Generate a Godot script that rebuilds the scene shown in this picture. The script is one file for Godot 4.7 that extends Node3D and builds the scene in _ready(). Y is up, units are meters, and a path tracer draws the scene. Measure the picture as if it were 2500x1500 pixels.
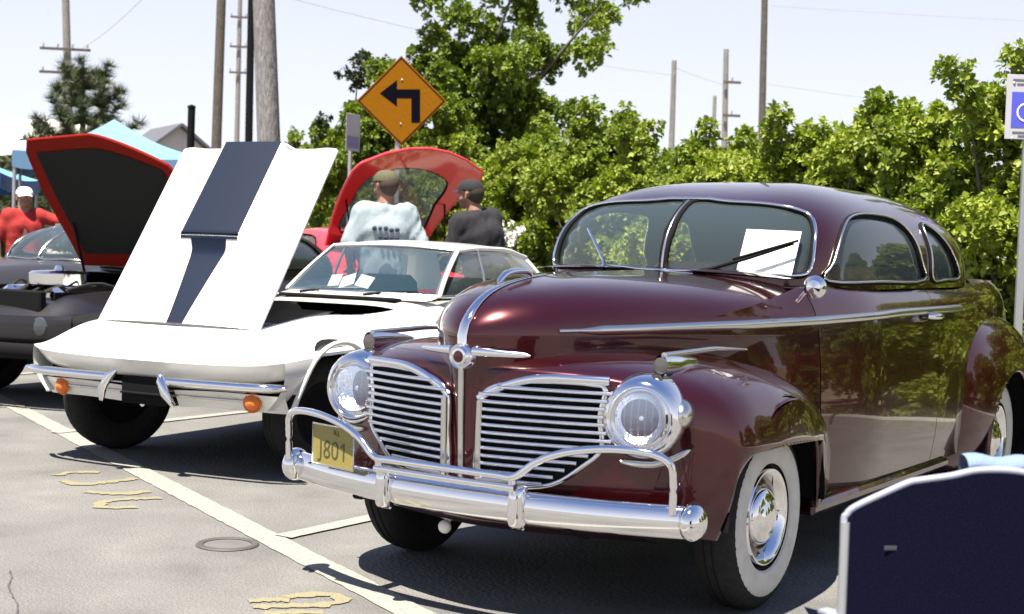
extends Node3D

var M := {}
var R := RandomNumberGenerator.new()
var used := {}

# ---------------------------------------------------------------- mesh builder
class MB:
	var V := PackedVector3Array()
	var N := PackedVector3Array()
	var C := PackedColorArray()
	var I := PackedInt32Array()
	var col := Color.WHITE

	func vert(p: Vector3, n: Vector3) -> int:
		V.append(p); N.append(n); C.append(col)
		return V.size() - 1

	func tri(a: int, b: int, c: int) -> void:
		var g := (V[b] - V[a]).cross(V[c] - V[a])
		if g.dot(N[a] + N[b] + N[c]) > 0.0:
			I.append(a); I.append(c); I.append(b)
		else:
			I.append(a); I.append(b); I.append(c)

	func quad(a: Vector3, b: Vector3, c: Vector3, d: Vector3, n := Vector3.ZERO) -> void:
		if n == Vector3.ZERO:
			n = (c - a).cross(d - b).normalized()
		var i := vert(a, n); var j := vert(b, n); var k := vert(c, n); var l := vert(d, n)
		tri(i, j, k); tri(i, k, l)

	func box(c: Vector3, s: Vector3, B := Basis.IDENTITY, ch := 0.0) -> void:
		var h := s * 0.5
		if ch > 0.0:
			ch = minf(ch, minf(h.x, minf(h.y, h.z)) * 0.98)
		# 6 faces inset by ch, 12 chamfers, 8 corners
		for ax in 3:
			var u := (ax + 1) % 3; var w := (ax + 2) % 3
			for sg in [-1.0, 1.0]:
				var p := []
				for q in [[-1.0, -1.0], [1.0, -1.0], [1.0, 1.0], [-1.0, 1.0]]:
					var v := Vector3.ZERO
					v[ax] = sg * h[ax]; v[u] = q[0] * (h[u] - ch); v[w] = q[1] * (h[w] - ch)
					p.append(c + B * v)
				var n := Vector3.ZERO; n[ax] = sg
				quad(p[0], p[1], p[2], p[3], B * n)
		if ch <= 0.0:
			return
		for ax in 3:
			var u := (ax + 1) % 3; var w := (ax + 2) % 3
			for su in [-1.0, 1.0]:
				for sw in [-1.0, 1.0]:
					var p := []
					for q in [[-1.0, 0], [1.0, 0], [1.0, 1], [-1.0, 1]]:
						var v := Vector3.ZERO
						v[ax] = q[0] * (h[ax] - ch)
						v[u] = su * (h[u] - (ch if q[1] == 1 else 0.0)); v[w] = sw * (h[w] - (0.0 if q[1] == 1 else ch))
						p.append(c + B * v)
					var n := Vector3.ZERO; n[u] = su; n[w] = sw
					quad(p[0], p[1], p[2], p[3], B * n.normalized())
		for sx in [-1.0, 1.0]:
			for sy in [-1.0, 1.0]:
				for sz in [-1.0, 1.0]:
					var sgn := Vector3(sx, sy, sz)
					var n := B * sgn.normalized()
					var a := vert(c + B * (sgn * (h - Vector3(0, ch, ch))), n)
					var b := vert(c + B * (sgn * (h - Vector3(ch, 0, ch))), n)
					var d := vert(c + B * (sgn * (h - Vector3(ch, ch, 0))), n)
					tri(a, b, d)

	# swept tube; rr = radius or per-point array; fl flattens along up
	func tube(path: Array, rr, sides := 8, closed := false, up := Vector3.UP, fu := 1.0, caps := true) -> void:
		var n := path.size()
		var rows := []
		var axes := []
		for i in n:
			var a: Vector3 = path[(i - 1 + n) % n] if (closed or i > 0) else path[i]
			var b: Vector3 = path[(i + 1) % n] if (closed or i < n - 1) else path[i]
			var t := (b - a).normalized()
			var u := up - t * up.dot(t)
			if u.length() < 0.05:
				u = Vector3.RIGHT - t * t.x
				if u.length() < 0.05:
					u = Vector3.FORWARD - t * t.z
			u = u.normalized()
			var w := t.cross(u)
			var r: float = rr[i] if rr is Array else rr
			var row := PackedInt32Array()
			for k in sides:
				var an := TAU * k / sides
				var off := u * cos(an) * r * fu + w * sin(an) * r
				var nn := (u * cos(an) / fu + w * sin(an)).normalized()
				row.append(vert(path[i] + off, nn))
			rows.append(row); axes.append(t)
		var m := n if closed else n - 1
		for i in m:
			var r0: PackedInt32Array = rows[i]; var r1: PackedInt32Array = rows[(i + 1) % n]
			for k in sides:
				var k2 := (k + 1) % sides
				tri(r0[k], r0[k2], r1[k2]); tri(r0[k], r1[k2], r1[k])
		if caps and not closed:
			for e in [0, n - 1]:
				var nn: Vector3 = axes[e] * (-1.0 if e == 0 else 1.0)
				var cc := vert(path[e], nn)
				var ring := PackedInt32Array()
				for k in sides:
					ring.append(vert(V[rows[e][k]], nn))
				for k in sides:
					tri(cc, ring[k], ring[(k + 1) % sides])

	# profile of (radius, along); axis = xf.basis.z
	func lathe(prof: Array, xf: Transform3D, seg := 32, a0 := 0.0, a1 := TAU) -> void:
		var n := prof.size()
		var segn := []
		for i in n - 1:
			var d: Vector2 = prof[i + 1] - prof[i]
			segn.append(Vector2(d.y, -d.x).normalized())
		for i in n - 1:
			var na: Vector2 = segn[i]; var nb: Vector2 = segn[i]
			if i > 0 and segn[i].dot(segn[i - 1]) > 0.75:
				na = (segn[i] + segn[i - 1]).normalized()
			if i < n - 2 and segn[i].dot(segn[i + 1]) > 0.75:
				nb = (segn[i] + segn[i + 1]).normalized()
			var pr := []
			for k in seg + 1:
				var an := a0 + (a1 - a0) * k / seg
				var ca := cos(an); var sa := sin(an)
				var pa: Vector2 = prof[i]; var pb: Vector2 = prof[i + 1]
				pr.append([vert(xf * Vector3(ca * pa.x, sa * pa.x, pa.y), (xf.basis * Vector3(ca * na.x, sa * na.x, na.y)).normalized()),
					vert(xf * Vector3(ca * pb.x, sa * pb.x, pb.y), (xf.basis * Vector3(ca * nb.x, sa * nb.x, nb.y)).normalized())])
			for k in seg:
				if (prof[i] as Vector2).x > 1e-5:
					tri(pr[k][0], pr[k + 1][0], pr[k + 1][1])
				if (prof[i + 1] as Vector2).x > 1e-5:
					tri(pr[k][0], pr[k + 1][1], pr[k][1])

	# parametric grid; fn(u, v) in 0..1; oc = a point on the inner side
	func surf(fn: Callable, nu: int, nv: int, oc: Vector3, keep = null) -> void:
		var P := []
		for i in nu + 1:
			for j in nv + 1:
				P.append(fn.call(float(i) / nu, float(j) / nv))
		var w := nv + 1
		var base := V.size()
		var acc := 0.0
		var nn := PackedVector3Array()
		for i in nu + 1:
			for j in w:
				var i0 := maxi(i - 1, 0); var i1 := mini(i + 1, nu)
				var j0 := maxi(j - 1, 0); var j1 := mini(j + 1, nv)
				var du: Vector3 = P[i1 * w + j] - P[i0 * w + j]
				var dv: Vector3 = P[i * w + j1] - P[i * w + j0]
				var q := du.cross(dv)
				if q.length() < 1e-10:
					var j2 := clampi(j, 1, nv - 1); var i2 := clampi(i, 1, nu - 1)
					du = P[mini(i2 + 1, nu) * w + j2] - P[maxi(i2 - 1, 0) * w + j2]
					dv = P[i2 * w + mini(j2 + 1, nv)] - P[i2 * w + maxi(j2 - 1, 0)]
					q = du.cross(dv)
				q = q.normalized()
				nn.append(q)
				acc += signf(q.dot(P[i * w + j] - oc))
		var sg := 1.0 if acc >= 0.0 else -1.0
		for k in P.size():
			vert(P[k], nn[k] * sg)
		for i in nu:
			for j in nv:
				var a := base + i * w + j
				var b := a + 1; var c := a + w + 1; var d := a + w
				if keep != null and not keep.call((V[a] + V[c]) * 0.5):
					continue
				if (V[a] - V[b]).length_squared() > 1e-12:
					tri(a, b, c)
				else:
					tri(a, d, c); continue
				if (V[c] - V[d]).length_squared() > 1e-12:
					tri(a, c, d)

	# 2D domain (outer minus holes) mapped through fn
	func patch(fn: Callable, outer: PackedVector2Array, holes: Array, sp: float, oc: Vector3, mir := 1.0) -> void:
		var pts := PackedVector2Array()
		var loops := [outer] + holes
		for lp in loops:
			var n: int = lp.size()
			for i in n:
				var a: Vector2 = lp[i]; var b: Vector2 = lp[(i + 1) % n]
				var k := maxi(1, int(ceil(a.distance_to(b) / sp)))
				for j in k:
					pts.append(a.lerp(b, float(j) / k))
		var nb := pts.size()
		var r := Rect2(outer[0], Vector2.ZERO)
		for p in outer:
			r = r.expand(p)
		var y := r.position.y + sp * 0.5
		var odd := false
		while y < r.end.y:
			var x := r.position.x + (sp * 0.5 if odd else 0.0)
			while x < r.end.x:
				var q := Vector2(x, y) + Vector2(sin(x * 91.0 + y * 37.0), cos(x * 53.0 - y * 71.0)) * sp * 0.06
				var ok := Geometry2D.is_point_in_polygon(q, outer)
				if ok:
					for h in holes:
						if Geometry2D.is_point_in_polygon(q, h):
							ok = false; break
				if ok:
					var d2 := sp * sp * 0.3
					for i in nb:
						if pts[i].distance_squared_to(q) < d2:
							ok = false; break
				if ok:
					pts.append(q)
				x += sp
			odd = not odd
			y += sp * 0.87
		var t := Geometry2D.triangulate_delaunay(pts)
		var base := V.size()
		var e := 0.003
		for p in pts:
			var P: Vector3 = fn.call(p)
			var dx: Vector3 = fn.call(p + Vector2(e, 0)) - fn.call(p - Vector2(e, 0))
			var dy: Vector3 = fn.call(p + Vector2(0, e)) - fn.call(p - Vector2(0, e))
			var q := dx.cross(dy)
			q = Vector3.UP if q.length() < 1e-11 else q.normalized()
			if q.dot(P - oc) < 0.0:
				q = -q
			vert(Vector3(P.x * mir, P.y, P.z), Vector3(q.x * mir, q.y, q.z))
		for k in range(0, t.size(), 3):
			var c := (pts[t[k]] + pts[t[k + 1]] + pts[t[k + 2]]) / 3.0
			if not Geometry2D.is_point_in_polygon(c, outer):
				continue
			var bad := false
			for h in holes:
				if Geometry2D.is_point_in_polygon(c, h):
					bad = true; break
			if not bad:
				tri(base + t[k], base + t[k + 1], base + t[k + 2])

	func ball(c: Vector3, r: Vector3, seg := 12, rings := 8, B := Basis.IDENTITY) -> void:
		var rows := []
		for i in rings + 1:
			var th := PI * i / rings
			var row := []
			for k in seg + 1:
				var ph := TAU * k / seg
				var d := Vector3(sin(th) * cos(ph), cos(th), sin(th) * sin(ph))
				row.append(vert(c + B * (d * r), (B * (d / r)).normalized()))
			rows.append(row)
		for i in rings:
			for k in seg:
				if i > 0:
					tri(rows[i][k], rows[i][k + 1], rows[i + 1][k + 1])
				if i < rings - 1:
					tri(rows[i][k], rows[i + 1][k + 1], rows[i + 1][k])

	func mesh() -> ArrayMesh:
		var a := []
		a.resize(Mesh.ARRAY_MAX)
		a[Mesh.ARRAY_VERTEX] = V; a[Mesh.ARRAY_NORMAL] = N; a[Mesh.ARRAY_COLOR] = C; a[Mesh.ARRAY_INDEX] = I
		var m := ArrayMesh.new()
		m.add_surface_from_arrays(Mesh.PRIMITIVE_TRIANGLES, a)
		return m

# ---------------------------------------------------------------- node helpers
func obj(called: String, mb, mat: Material, parent: Node = self) -> MeshInstance3D:
	var o := MeshInstance3D.new()
	o.name = numbered(called) if parent == self else sub_name(called, parent)
	o.mesh = mb.mesh() if mb is MB else mb
	o.material_override = mat
	parent.add_child(o, true)
	return o

func numbered(called: String) -> String:
	var k: int = used.get(called, 0)
	used[called] = k + 1
	return called if k == 0 else "%s_%03d" % [called, k]

func sub_name(called: String, parent: Node) -> String:
	if not parent.has_node(NodePath(called)):
		return called
	var k := 1
	while parent.has_node(NodePath("%s_%03d" % [called, k])):
		k += 1
	return "%s_%03d" % [called, k]

func tag(o: Node, label: String, category: String, group := "") -> void:
	o.set_meta("label", label)
	o.set_meta("category", category)
	if group != "":
		o.set_meta("group", group)

func thing(called: String, label: String, category: String, at := Vector3.ZERO, turn := 0.0, group := "") -> Node3D:
	var o := Node3D.new()
	o.name = numbered(called)
	o.position = at
	o.rotation.y = turn
	add_child(o)
	tag(o, label, category, group)
	return o

func struct(called: String, mb, mat: Material, kind := "structure") -> MeshInstance3D:
	var o := obj(called, mb, mat)
	o.set_meta("kind", kind)
	return o

func smat(c: Color, rough := 0.6, metal := 0.0) -> StandardMaterial3D:
	var m := StandardMaterial3D.new()
	m.albedo_color = c.linear_to_srgb()
	m.roughness = rough
	m.metallic = metal
	return m

func noise_tex(freq: float, stops: Array, seed_: int, size := 512, oct := 4, type := FastNoiseLite.TYPE_SIMPLEX_SMOOTH) -> NoiseTexture2D:
	var n := FastNoiseLite.new()
	n.noise_type = type; n.seed = seed_; n.frequency = freq; n.fractal_octaves = oct
	var g := Gradient.new()
	var off := PackedFloat32Array(); var cc := PackedColorArray()
	for s in stops:
		off.append(s[0]); cc.append((s[1] as Color).linear_to_srgb())
	g.offsets = off; g.colors = cc
	var t := NoiseTexture2D.new()
	t.width = size; t.height = size; t.seamless = true; t.noise = n; t.color_ramp = g
	return t

func bump_tex(freq: float, seed_: int, strength: float, size := 512, oct := 3) -> NoiseTexture2D:
	var n := FastNoiseLite.new()
	n.seed = seed_; n.frequency = freq; n.fractal_octaves = oct
	var t := NoiseTexture2D.new()
	t.width = size; t.height = size; t.seamless = true; t.noise = n; t.as_normal_map = true; t.bump_strength = strength
	return t

func tri_mat(stops: Array, freq: float, scale_: float, rough: float, seed_: int, bump := 0.0, world := true) -> StandardMaterial3D:
	var m := StandardMaterial3D.new()
	m.albedo_texture = noise_tex(freq, stops, seed_)
	m.roughness = rough
	m.uv1_triplanar = true
	m.uv1_world_triplanar = world
	m.uv1_scale = Vector3.ONE * scale_
	if bump > 0.0:
		m.normal_enabled = true
		m.normal_texture = bump_tex(freq * 2.0, seed_ + 7, bump)
		m.normal_scale = 1.0
	return m

func lin(r: float, g: float, b: float) -> Color:
	return Color(r, g, b)

# keyed curve, smooth (Catmull-Rom on x)
func key(tab: Array, x: float) -> float:
	var n := tab.size()
	if x <= tab[0][0]: return tab[0][1]
	if x >= tab[n - 1][0]: return tab[n - 1][1]
	var i := 0
	while x > tab[i + 1][0]: i += 1
	var x0: float = tab[i][0]; var x1: float = tab[i + 1][0]
	var y0: float = tab[i][1]; var y1: float = tab[i + 1][1]
	var h := x1 - x0
	var d := (y1 - y0) / h
	var m0: float = d; var m1: float = d
	if i > 0:
		var dp: float = (y0 - tab[i - 1][1]) / (x0 - tab[i - 1][0])
		m0 = 0.0 if dp * d <= 0.0 else 2.0 * dp * d / (dp + d)
	if i < n - 2:
		var dn: float = (tab[i + 2][1] - y1) / (tab[i + 2][0] - x1)
		m1 = 0.0 if dn * d <= 0.0 else 2.0 * dn * d / (dn + d)
	var t := (x - x0) / h
	var t2 := t * t; var t3 := t2 * t
	return y0 * (2 * t3 - 3 * t2 + 1) + m0 * h * (t3 - 2 * t2 + t) + y1 * (-2 * t3 + 3 * t2) + m1 * h * (t3 - t2)

# several columns of one table at a time
func keycols(tab: Array, x: float, c: int) -> float:
	var t := []
	for r in tab:
		t.append([r[0], r[c]])
	return key(t, x)

func smooth_path(pts: Array, sub := 6, closed := false) -> Array:
	var out := []
	var n := pts.size()
	var m := n if closed else n - 1
	for i in m:
		var p0 = pts[(i - 1 + n) % n] if (closed or i > 0) else pts[i]
		var p1 = pts[i]; var p2 = pts[(i + 1) % n]
		var p3 = pts[(i + 2) % n] if (closed or i < n - 2) else p2
		for k in sub:
			var t := float(k) / sub
			out.append(0.5 * ((2.0 * p1) + (p2 - p0) * t + (2.0 * p0 - 5.0 * p1 + 4.0 * p2 - p3) * t * t + (3.0 * p1 - p0 - 3.0 * p2 + p3) * t * t * t))
	if not closed:
		out.append(pts[n - 1])
	return out

func to2(a: Array) -> PackedVector2Array:
	return PackedVector2Array(a)

# ---------------------------------------------------------------- scene
func _ready() -> void:
	R.seed = 4127
	var cam := Camera3D.new()
	cam.name = "camera"
	cam.position = Vector3(0, 1.33517, 0)
	cam.rotation = Vector3(-0.0456626, 0, 0.03197)
	cam.fov = 23.83
	cam.near = 0.05
	cam.far = 2000.0
	add_child(cam)
	cam.current = true
	var lens := CameraAttributesPhysical.new()
	lens.frustum_focal_length = 12.0 / tan(deg_to_rad(23.83 * 0.5))
	lens.frustum_focus_distance = 6.3
	lens.frustum_near = 0.05; lens.frustum_far = 2000.0
	lens.exposure_aperture = 5.6
	cam.attributes = lens

	var env := Environment.new()
	var sky := Sky.new()
	var sm := ProceduralSkyMaterial.new()
	sm.sky_top_color = Color(0.36, 0.48, 0.72)
	sm.sky_horizon_color = Color(0.95, 0.965, 1.0)
	sm.sky_curve = 0.36
	sm.sky_energy_multiplier = 0.655
	sm.ground_bottom_color = Color(0.42, 0.40, 0.37)
	sm.ground_horizon_color = Color(0.80, 0.82, 0.85)
	sm.sun_angle_max = 2.0
	sky.sky_material = sm
	env.background_mode = Environment.BG_SKY
	env.sky = sky
	env.ambient_light_source = Environment.AMBIENT_SOURCE_SKY
	env.tonemap_mode = Environment.TONE_MAPPER_LINEAR
	env.tonemap_exposure = 3.1
	env.sdfgi_enabled = true
	env.ssao_enabled = true
	env.ssil_enabled = true
	var we := WorldEnvironment.new()
	we.name = "world_environment"
	we.environment = env
	add_child(we)

	var sun := DirectionalLight3D.new()
	sun.name = "sun"
	sun.light_color = Color(1.0, 0.965, 0.90)
	sun.light_energy = 1.6
	sun.light_angular_distance = 0.5
	sun.shadow_enabled = true
	add_child(sun)
	sun.look_at_from_position(Vector3(-0.156, 0.946, 0.286) * 50.0, Vector3.ZERO, Vector3(0, 0, -1))

	make_materials()
	build_ground()
	build_background()
	build_hedge()
	build_dodge()
	build_corvette()
	build_other_cars()
	build_people()
	build_chair()

func make_materials() -> void:
	M.maroon = smat(lin(0.042, 0.0018, 0.0036), 0.24, 0.65)
	M.maroon.clearcoat_enabled = true; M.maroon.clearcoat = 1.0; M.maroon.clearcoat_roughness = 0.03
	M.white_paint = smat(lin(0.66, 0.66, 0.635), 0.35)
	M.white_paint.clearcoat_enabled = true; M.white_paint.clearcoat = 0.8; M.white_paint.clearcoat_roughness = 0.05
	M.navy_paint = smat(lin(0.0055, 0.0105, 0.026), 0.5)
	M.navy_paint.metallic_specular = 0.3
	M.red_paint = smat(lin(0.66, 0.03, 0.04), 0.35)
	M.red_paint.clearcoat_enabled = true; M.red_paint.clearcoat = 1.0; M.red_paint.clearcoat_roughness = 0.05
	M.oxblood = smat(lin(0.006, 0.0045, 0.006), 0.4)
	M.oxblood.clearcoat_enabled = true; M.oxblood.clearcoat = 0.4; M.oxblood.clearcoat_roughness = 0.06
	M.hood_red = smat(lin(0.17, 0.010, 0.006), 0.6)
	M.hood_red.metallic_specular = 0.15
	M.silver_paint = smat(lin(0.35, 0.37, 0.40), 0.35, 0.5)
	M.chrome = smat(lin(0.80, 0.80, 0.82), 0.07, 1.0)
	M.dull_chrome = smat(lin(0.62, 0.61, 0.58), 0.22, 1.0)
	M.black = smat(lin(0.008, 0.008, 0.009), 0.8)
	M.black.metallic_specular = 0.2
	M.rubber = tri_mat([[0.0, lin(0.012, 0.012, 0.012)], [1.0, lin(0.028, 0.027, 0.026)]], 0.02, 3.0, 0.85, 5, 2.0, false)
	M.rubber.metallic_specular = 0.3
	M.whitewall = tri_mat([[0.0, lin(0.46, 0.445, 0.40)], [1.0, lin(0.58, 0.56, 0.52)]], 0.01, 2.0, 0.6, 6, 0.0, false)
	M.glass = StandardMaterial3D.new()
	M.glass.albedo_color = Color(0.50, 0.58, 0.61, 0.12)
	M.glass.transparency = BaseMaterial3D.TRANSPARENCY_ALPHA
	M.glass.roughness = 0.02
	M.tinted = StandardMaterial3D.new()
	M.tinted.albedo_color = Color(0.20, 0.29, 0.33, 0.38)
	M.tinted.transparency = BaseMaterial3D.TRANSPARENCY_ALPHA
	M.tinted.roughness = 0.02
	M.lens = StandardMaterial3D.new()
	M.lens.albedo_color = Color(0.75, 0.85, 1.0, 0.12)
	M.lens.transparency = BaseMaterial3D.TRANSPARENCY_ALPHA
	M.lens.roughness = 0.05
	M.reflector = smat(lin(0.90, 0.92, 0.97), 0.26, 1.0)
	M.reflector.normal_enabled = true; M.reflector.normal_texture = bump_tex(0.05, 88, 6.0, 256, 2); M.reflector.uv1_triplanar = true; M.reflector.uv1_scale = Vector3.ONE * 6.0
	M.amber = smat(lin(0.65, 0.16, 0.02), 0.25)
	M.paper = smat(lin(0.85, 0.85, 0.83), 0.8)
	M.tan = tri_mat([[0.0, lin(0.16, 0.075, 0.03)], [1.0, lin(0.26, 0.13, 0.06)]], 0.02, 2.0, 0.8, 9, 1.5, false)
	M.dark_cloth = tri_mat([[0.0, lin(0.05, 0.053, 0.062)], [1.0, lin(0.11, 0.115, 0.13)]], 0.03, 3.0, 0.9, 10, 1.5, false)
	M.engine = tri_mat([[0.0, lin(0.012, 0.012, 0.013)], [0.6, lin(0.03, 0.03, 0.03)], [1.0, lin(0.09, 0.085, 0.08)]], 0.03, 4.0, 0.6, 11, 3.0, false)
	M.wood = tri_mat([[0.0, lin(0.125, 0.118, 0.115)], [0.5, lin(0.185, 0.176, 0.172)], [1.0, lin(0.255, 0.245, 0.238)]], 0.015, 1.0, 0.9, 12, 3.0, false)
	M.wood.uv1_scale = Vector3(3.0, 0.25, 3.0)
	M.dark_wood = tri_mat([[0.0, lin(0.05, 0.042, 0.038)], [1.0, lin(0.11, 0.095, 0.085)]], 0.015, 1.0, 0.9, 13, 3.0, false)
	M.dark_wood.uv1_scale = Vector3(3.0, 0.25, 3.0)
	M.galv = smat(lin(0.36, 0.37, 0.39), 0.4, 0.6)
	M.wire = smat(lin(0.25, 0.25, 0.27), 0.7)

func gsheet(mb: MB, poly: Array, y: float) -> void:
	var p := PackedVector2Array()
	for q in poly: p.append(q)
	var t := Geometry2D.triangulate_polygon(p)
	var b := mb.V.size()
	for q in p: mb.vert(Vector3(q.x, y, q.y), Vector3.UP)
	for k in range(0, t.size(), 3): mb.tri(b + t[k], b + t[k + 1], b + t[k + 2])

# strip of paint along a ground path, ragged by a seeded jitter
func stripe(mb: MB, path: Array, w: float, y: float, jit: float, step := 0.06) -> void:
	var pts := []
	for i in path.size() - 1:
		var a: Vector2 = path[i]; var b: Vector2 = path[i + 1]
		var k := maxi(1, int(a.distance_to(b) / step))
		for j in k: pts.append(a.lerp(b, float(j) / k))
	pts.append(path[path.size() - 1])
	var rows := []
	for i in pts.size():
		var d: Vector2 = (pts[mini(i + 1, pts.size() - 1)] - pts[maxi(i - 1, 0)]).normalized()
		var n := Vector2(-d.y, d.x)
		var l: Vector2 = pts[i] + n * (w * 0.5 + R.randf_range(-jit, jit))
		var r: Vector2 = pts[i] - n * (w * 0.5 + R.randf_range(-jit, jit))
		rows.append([mb.vert(Vector3(l.x, y, l.y), Vector3.UP), mb.vert(Vector3(r.x, y, r.y), Vector3.UP)])
	for i in rows.size() - 1:
		mb.tri(rows[i][0], rows[i][1], rows[i + 1][1]); mb.tri(rows[i][0], rows[i + 1][1], rows[i + 1][0])

const LINE_N := Vector2(0.857, -0.514)
const LINE_D := Vector2(-0.514, -0.857)
const LINE_O := Vector2(-0.313, -5.11)

func lot(d: float, t: float) -> Vector2:
	return LINE_O + LINE_N * d + LINE_D * t

func build_ground() -> void:
	var soil := tri_mat([[0.0, lin(0.15, 0.11, 0.068)], [0.45, lin(0.22, 0.18, 0.115)], [0.7, lin(0.27, 0.225, 0.15)], [1.0, lin(0.10, 0.11, 0.045)]], 0.008, 0.35, 0.95, 21, 4.0)
	var mb := MB.new()
	gsheet(mb, [Vector2(-700, -900), Vector2(700, -900), Vector2(700, 300), Vector2(-700, 300)], -0.008)
	struct("ground", mb, soil)

	# worn pale asphalt: broad blotches multiplied with fine aggregate
	var asp := StandardMaterial3D.new()
	asp.albedo_texture = noise_tex(0.006, [[0.0, lin(0.104, 0.103, 0.102)], [0.35, lin(0.140, 0.138, 0.136)], [0.7, lin(0.161, 0.159, 0.156)], [1.0, lin(0.193, 0.19, 0.186)]], 31, 1024, 5)
	asp.uv1_triplanar = true; asp.uv1_world_triplanar = true; asp.uv1_scale = Vector3.ONE * 0.22
	asp.detail_enabled = true
	asp.detail_blend_mode = BaseMaterial3D.BLEND_MODE_MUL
	asp.detail_uv_layer = BaseMaterial3D.DETAIL_UV_2
	asp.detail_albedo = noise_tex(0.12, [[0.0, lin(0.30, 0.30, 0.31)], [0.3, lin(0.62, 0.62, 0.62)], [0.6, lin(0.92, 0.91, 0.90)], [1.0, lin(1.0, 1.0, 1.0)]], 33, 1024, 3)
	asp.uv2_triplanar = true; asp.uv2_world_triplanar = true; asp.uv2_scale = Vector3.ONE * 0.75
	asp.normal_enabled = true
	asp.normal_texture = bump_tex(0.16, 35, 3.0, 1024, 3)
	asp.normal_scale = 0.4
	asp.roughness = 0.92
	mb = MB.new()
	var e := 6.05
	gsheet(mb, [lot(e, -30), lot(e, 40), lot(-60, 40), lot(-60, -30)], 0.0)
	struct("asphalt_lot", mb, asp)

	# low concrete edging stones along the back of the lot
	var conc := tri_mat([[0.0, lin(0.26, 0.25, 0.22)], [1.0, lin(0.40, 0.385, 0.35)]], 0.02, 1.2, 0.9, 37, 2.0)
	for k in 12:
		var a := lot(e + 0.09, -6.0 + k * 2.42); var b := lot(e + 0.09, -6.0 + k * 2.42 + 2.38)
		var c := (a + b) * 0.5
		mb = MB.new()
		var B := Basis(Vector3.UP, atan2(LINE_D.x, LINE_D.y))
		mb.box(Vector3(c.x, 0.03, c.y), Vector3(0.15, 0.18, 2.38), B, 0.015)
		var ks := struct("kerb", mb, conc)

	var paint := tri_mat([[0.0, lin(0.13, 0.127, 0.12)], [0.27, lin(0.165, 0.16, 0.148)], [0.36, lin(0.222, 0.215, 0.195)], [1.0, lin(0.26, 0.252, 0.228)]], 0.06, 1.1, 0.8, 39, 1.0)
	mb = MB.new()
	stripe(mb, [lot(0, -3.5), lot(0, 16)], 0.135, 0.004, 0.004)
	struct("stall_front_line", mb, paint)
	var dd := Vector2(0.565, -0.825)
	for st in [Vector2(-0.985, -6.315), Vector2(-2.93, -9.3), Vector2(-4.75, -12.4)]:
		mb = MB.new()
		stripe(mb, [st + dd * 0.02, st + dd * 4.6], 0.10, 0.008, 0.004)
		struct("stall_line", mb, paint)

	var yel := tri_mat([[0.0, lin(0.125, 0.12, 0.11)], [0.42, lin(0.15, 0.14, 0.11)], [0.6, lin(0.215, 0.185, 0.09)], [1.0, lin(0.29, 0.24, 0.085)]], 0.12, 1.6, 0.85, 41, 0.0)
	var groups := [
		[[[-2.42, -7.73], [-2.343, -7.843], [-2.216, -7.869]], [[-2.331, -7.587], [-2.192, -7.484], [-1.972, -7.71]], [[-2.119, -7.274], [-1.935, -7.248], [-1.816, -7.354]], [[-1.709, -7.172], [-1.877, -7.107], [-1.959, -7.002], [-1.914, -6.879], [-1.769, -6.926]]],
		[[[-3.706, -10.557], [-3.648, -10.653], [-3.5, -10.484]]],
		[[[-0.918, -5.204], [-0.833, -5.233], [-0.774, -5.24]], [[-0.793, -5.263], [-0.697, -5.337], [-0.612, -5.336], [-0.594, -5.245], [-0.66, -5.177], [-0.776, -5.156], [-0.888, -5.119]], [[-0.831, -5.045], [-0.633, -5.082]]]]
	for g in groups:
		mb = MB.new()
		for s in g:
			var pa := []
			for q in s: pa.append(Vector2(q[0], q[1]))
			stripe(mb, smooth_path(pa, 5), 0.058, 0.0045, 0.016, 0.02)
		struct("yellow_spray_marking", mb, yel)

	var dark := smat(lin(0.05, 0.05, 0.052), 0.9)
	for c in [[[-1.9, -5.55], [-1.85, -5.42], [-1.82, -5.302], [-1.738, -5.128], [-1.70, -5.05], [-1.666, -4.941], [-1.60, -4.7]]]:
		mb = MB.new()
		var pa := []
		for q in c: pa.append(Vector2(q[0], q[1]))
		stripe(mb, smooth_path(pa, 5), 0.005, 0.0042, 0.003, 0.02)
		struct("asphalt_crack", mb, dark)

	# small round utility cover let into the asphalt
	var cv := thing("utility_cover", "small round iron utility cover set flush in the asphalt beside the white line", "utility cover", Vector3(-1.18, 0, -6.15))
	var up := Transform3D(Basis(Vector3.RIGHT, -PI / 2), Vector3.ZERO)
	mb = MB.new()
	mb.lathe([Vector2(0.102, 0.005), Vector2(0.108, 0.009), Vector2(0.128, 0.009), Vector2(0.134, 0.003)], up, 40)
	obj("rim", mb, smat(lin(0.07, 0.068, 0.065), 0.7, 0.3), cv)
	mb = MB.new()
	mb.lathe([Vector2(0.0, 0.006), Vector2(0.03, 0.006), Vector2(0.034, 0.004), Vector2(0.09, 0.004), Vector2(0.10, 0.003)], up, 40)
	obj("lid", mb, smat(lin(0.095, 0.092, 0.09), 0.8), cv)

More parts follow.
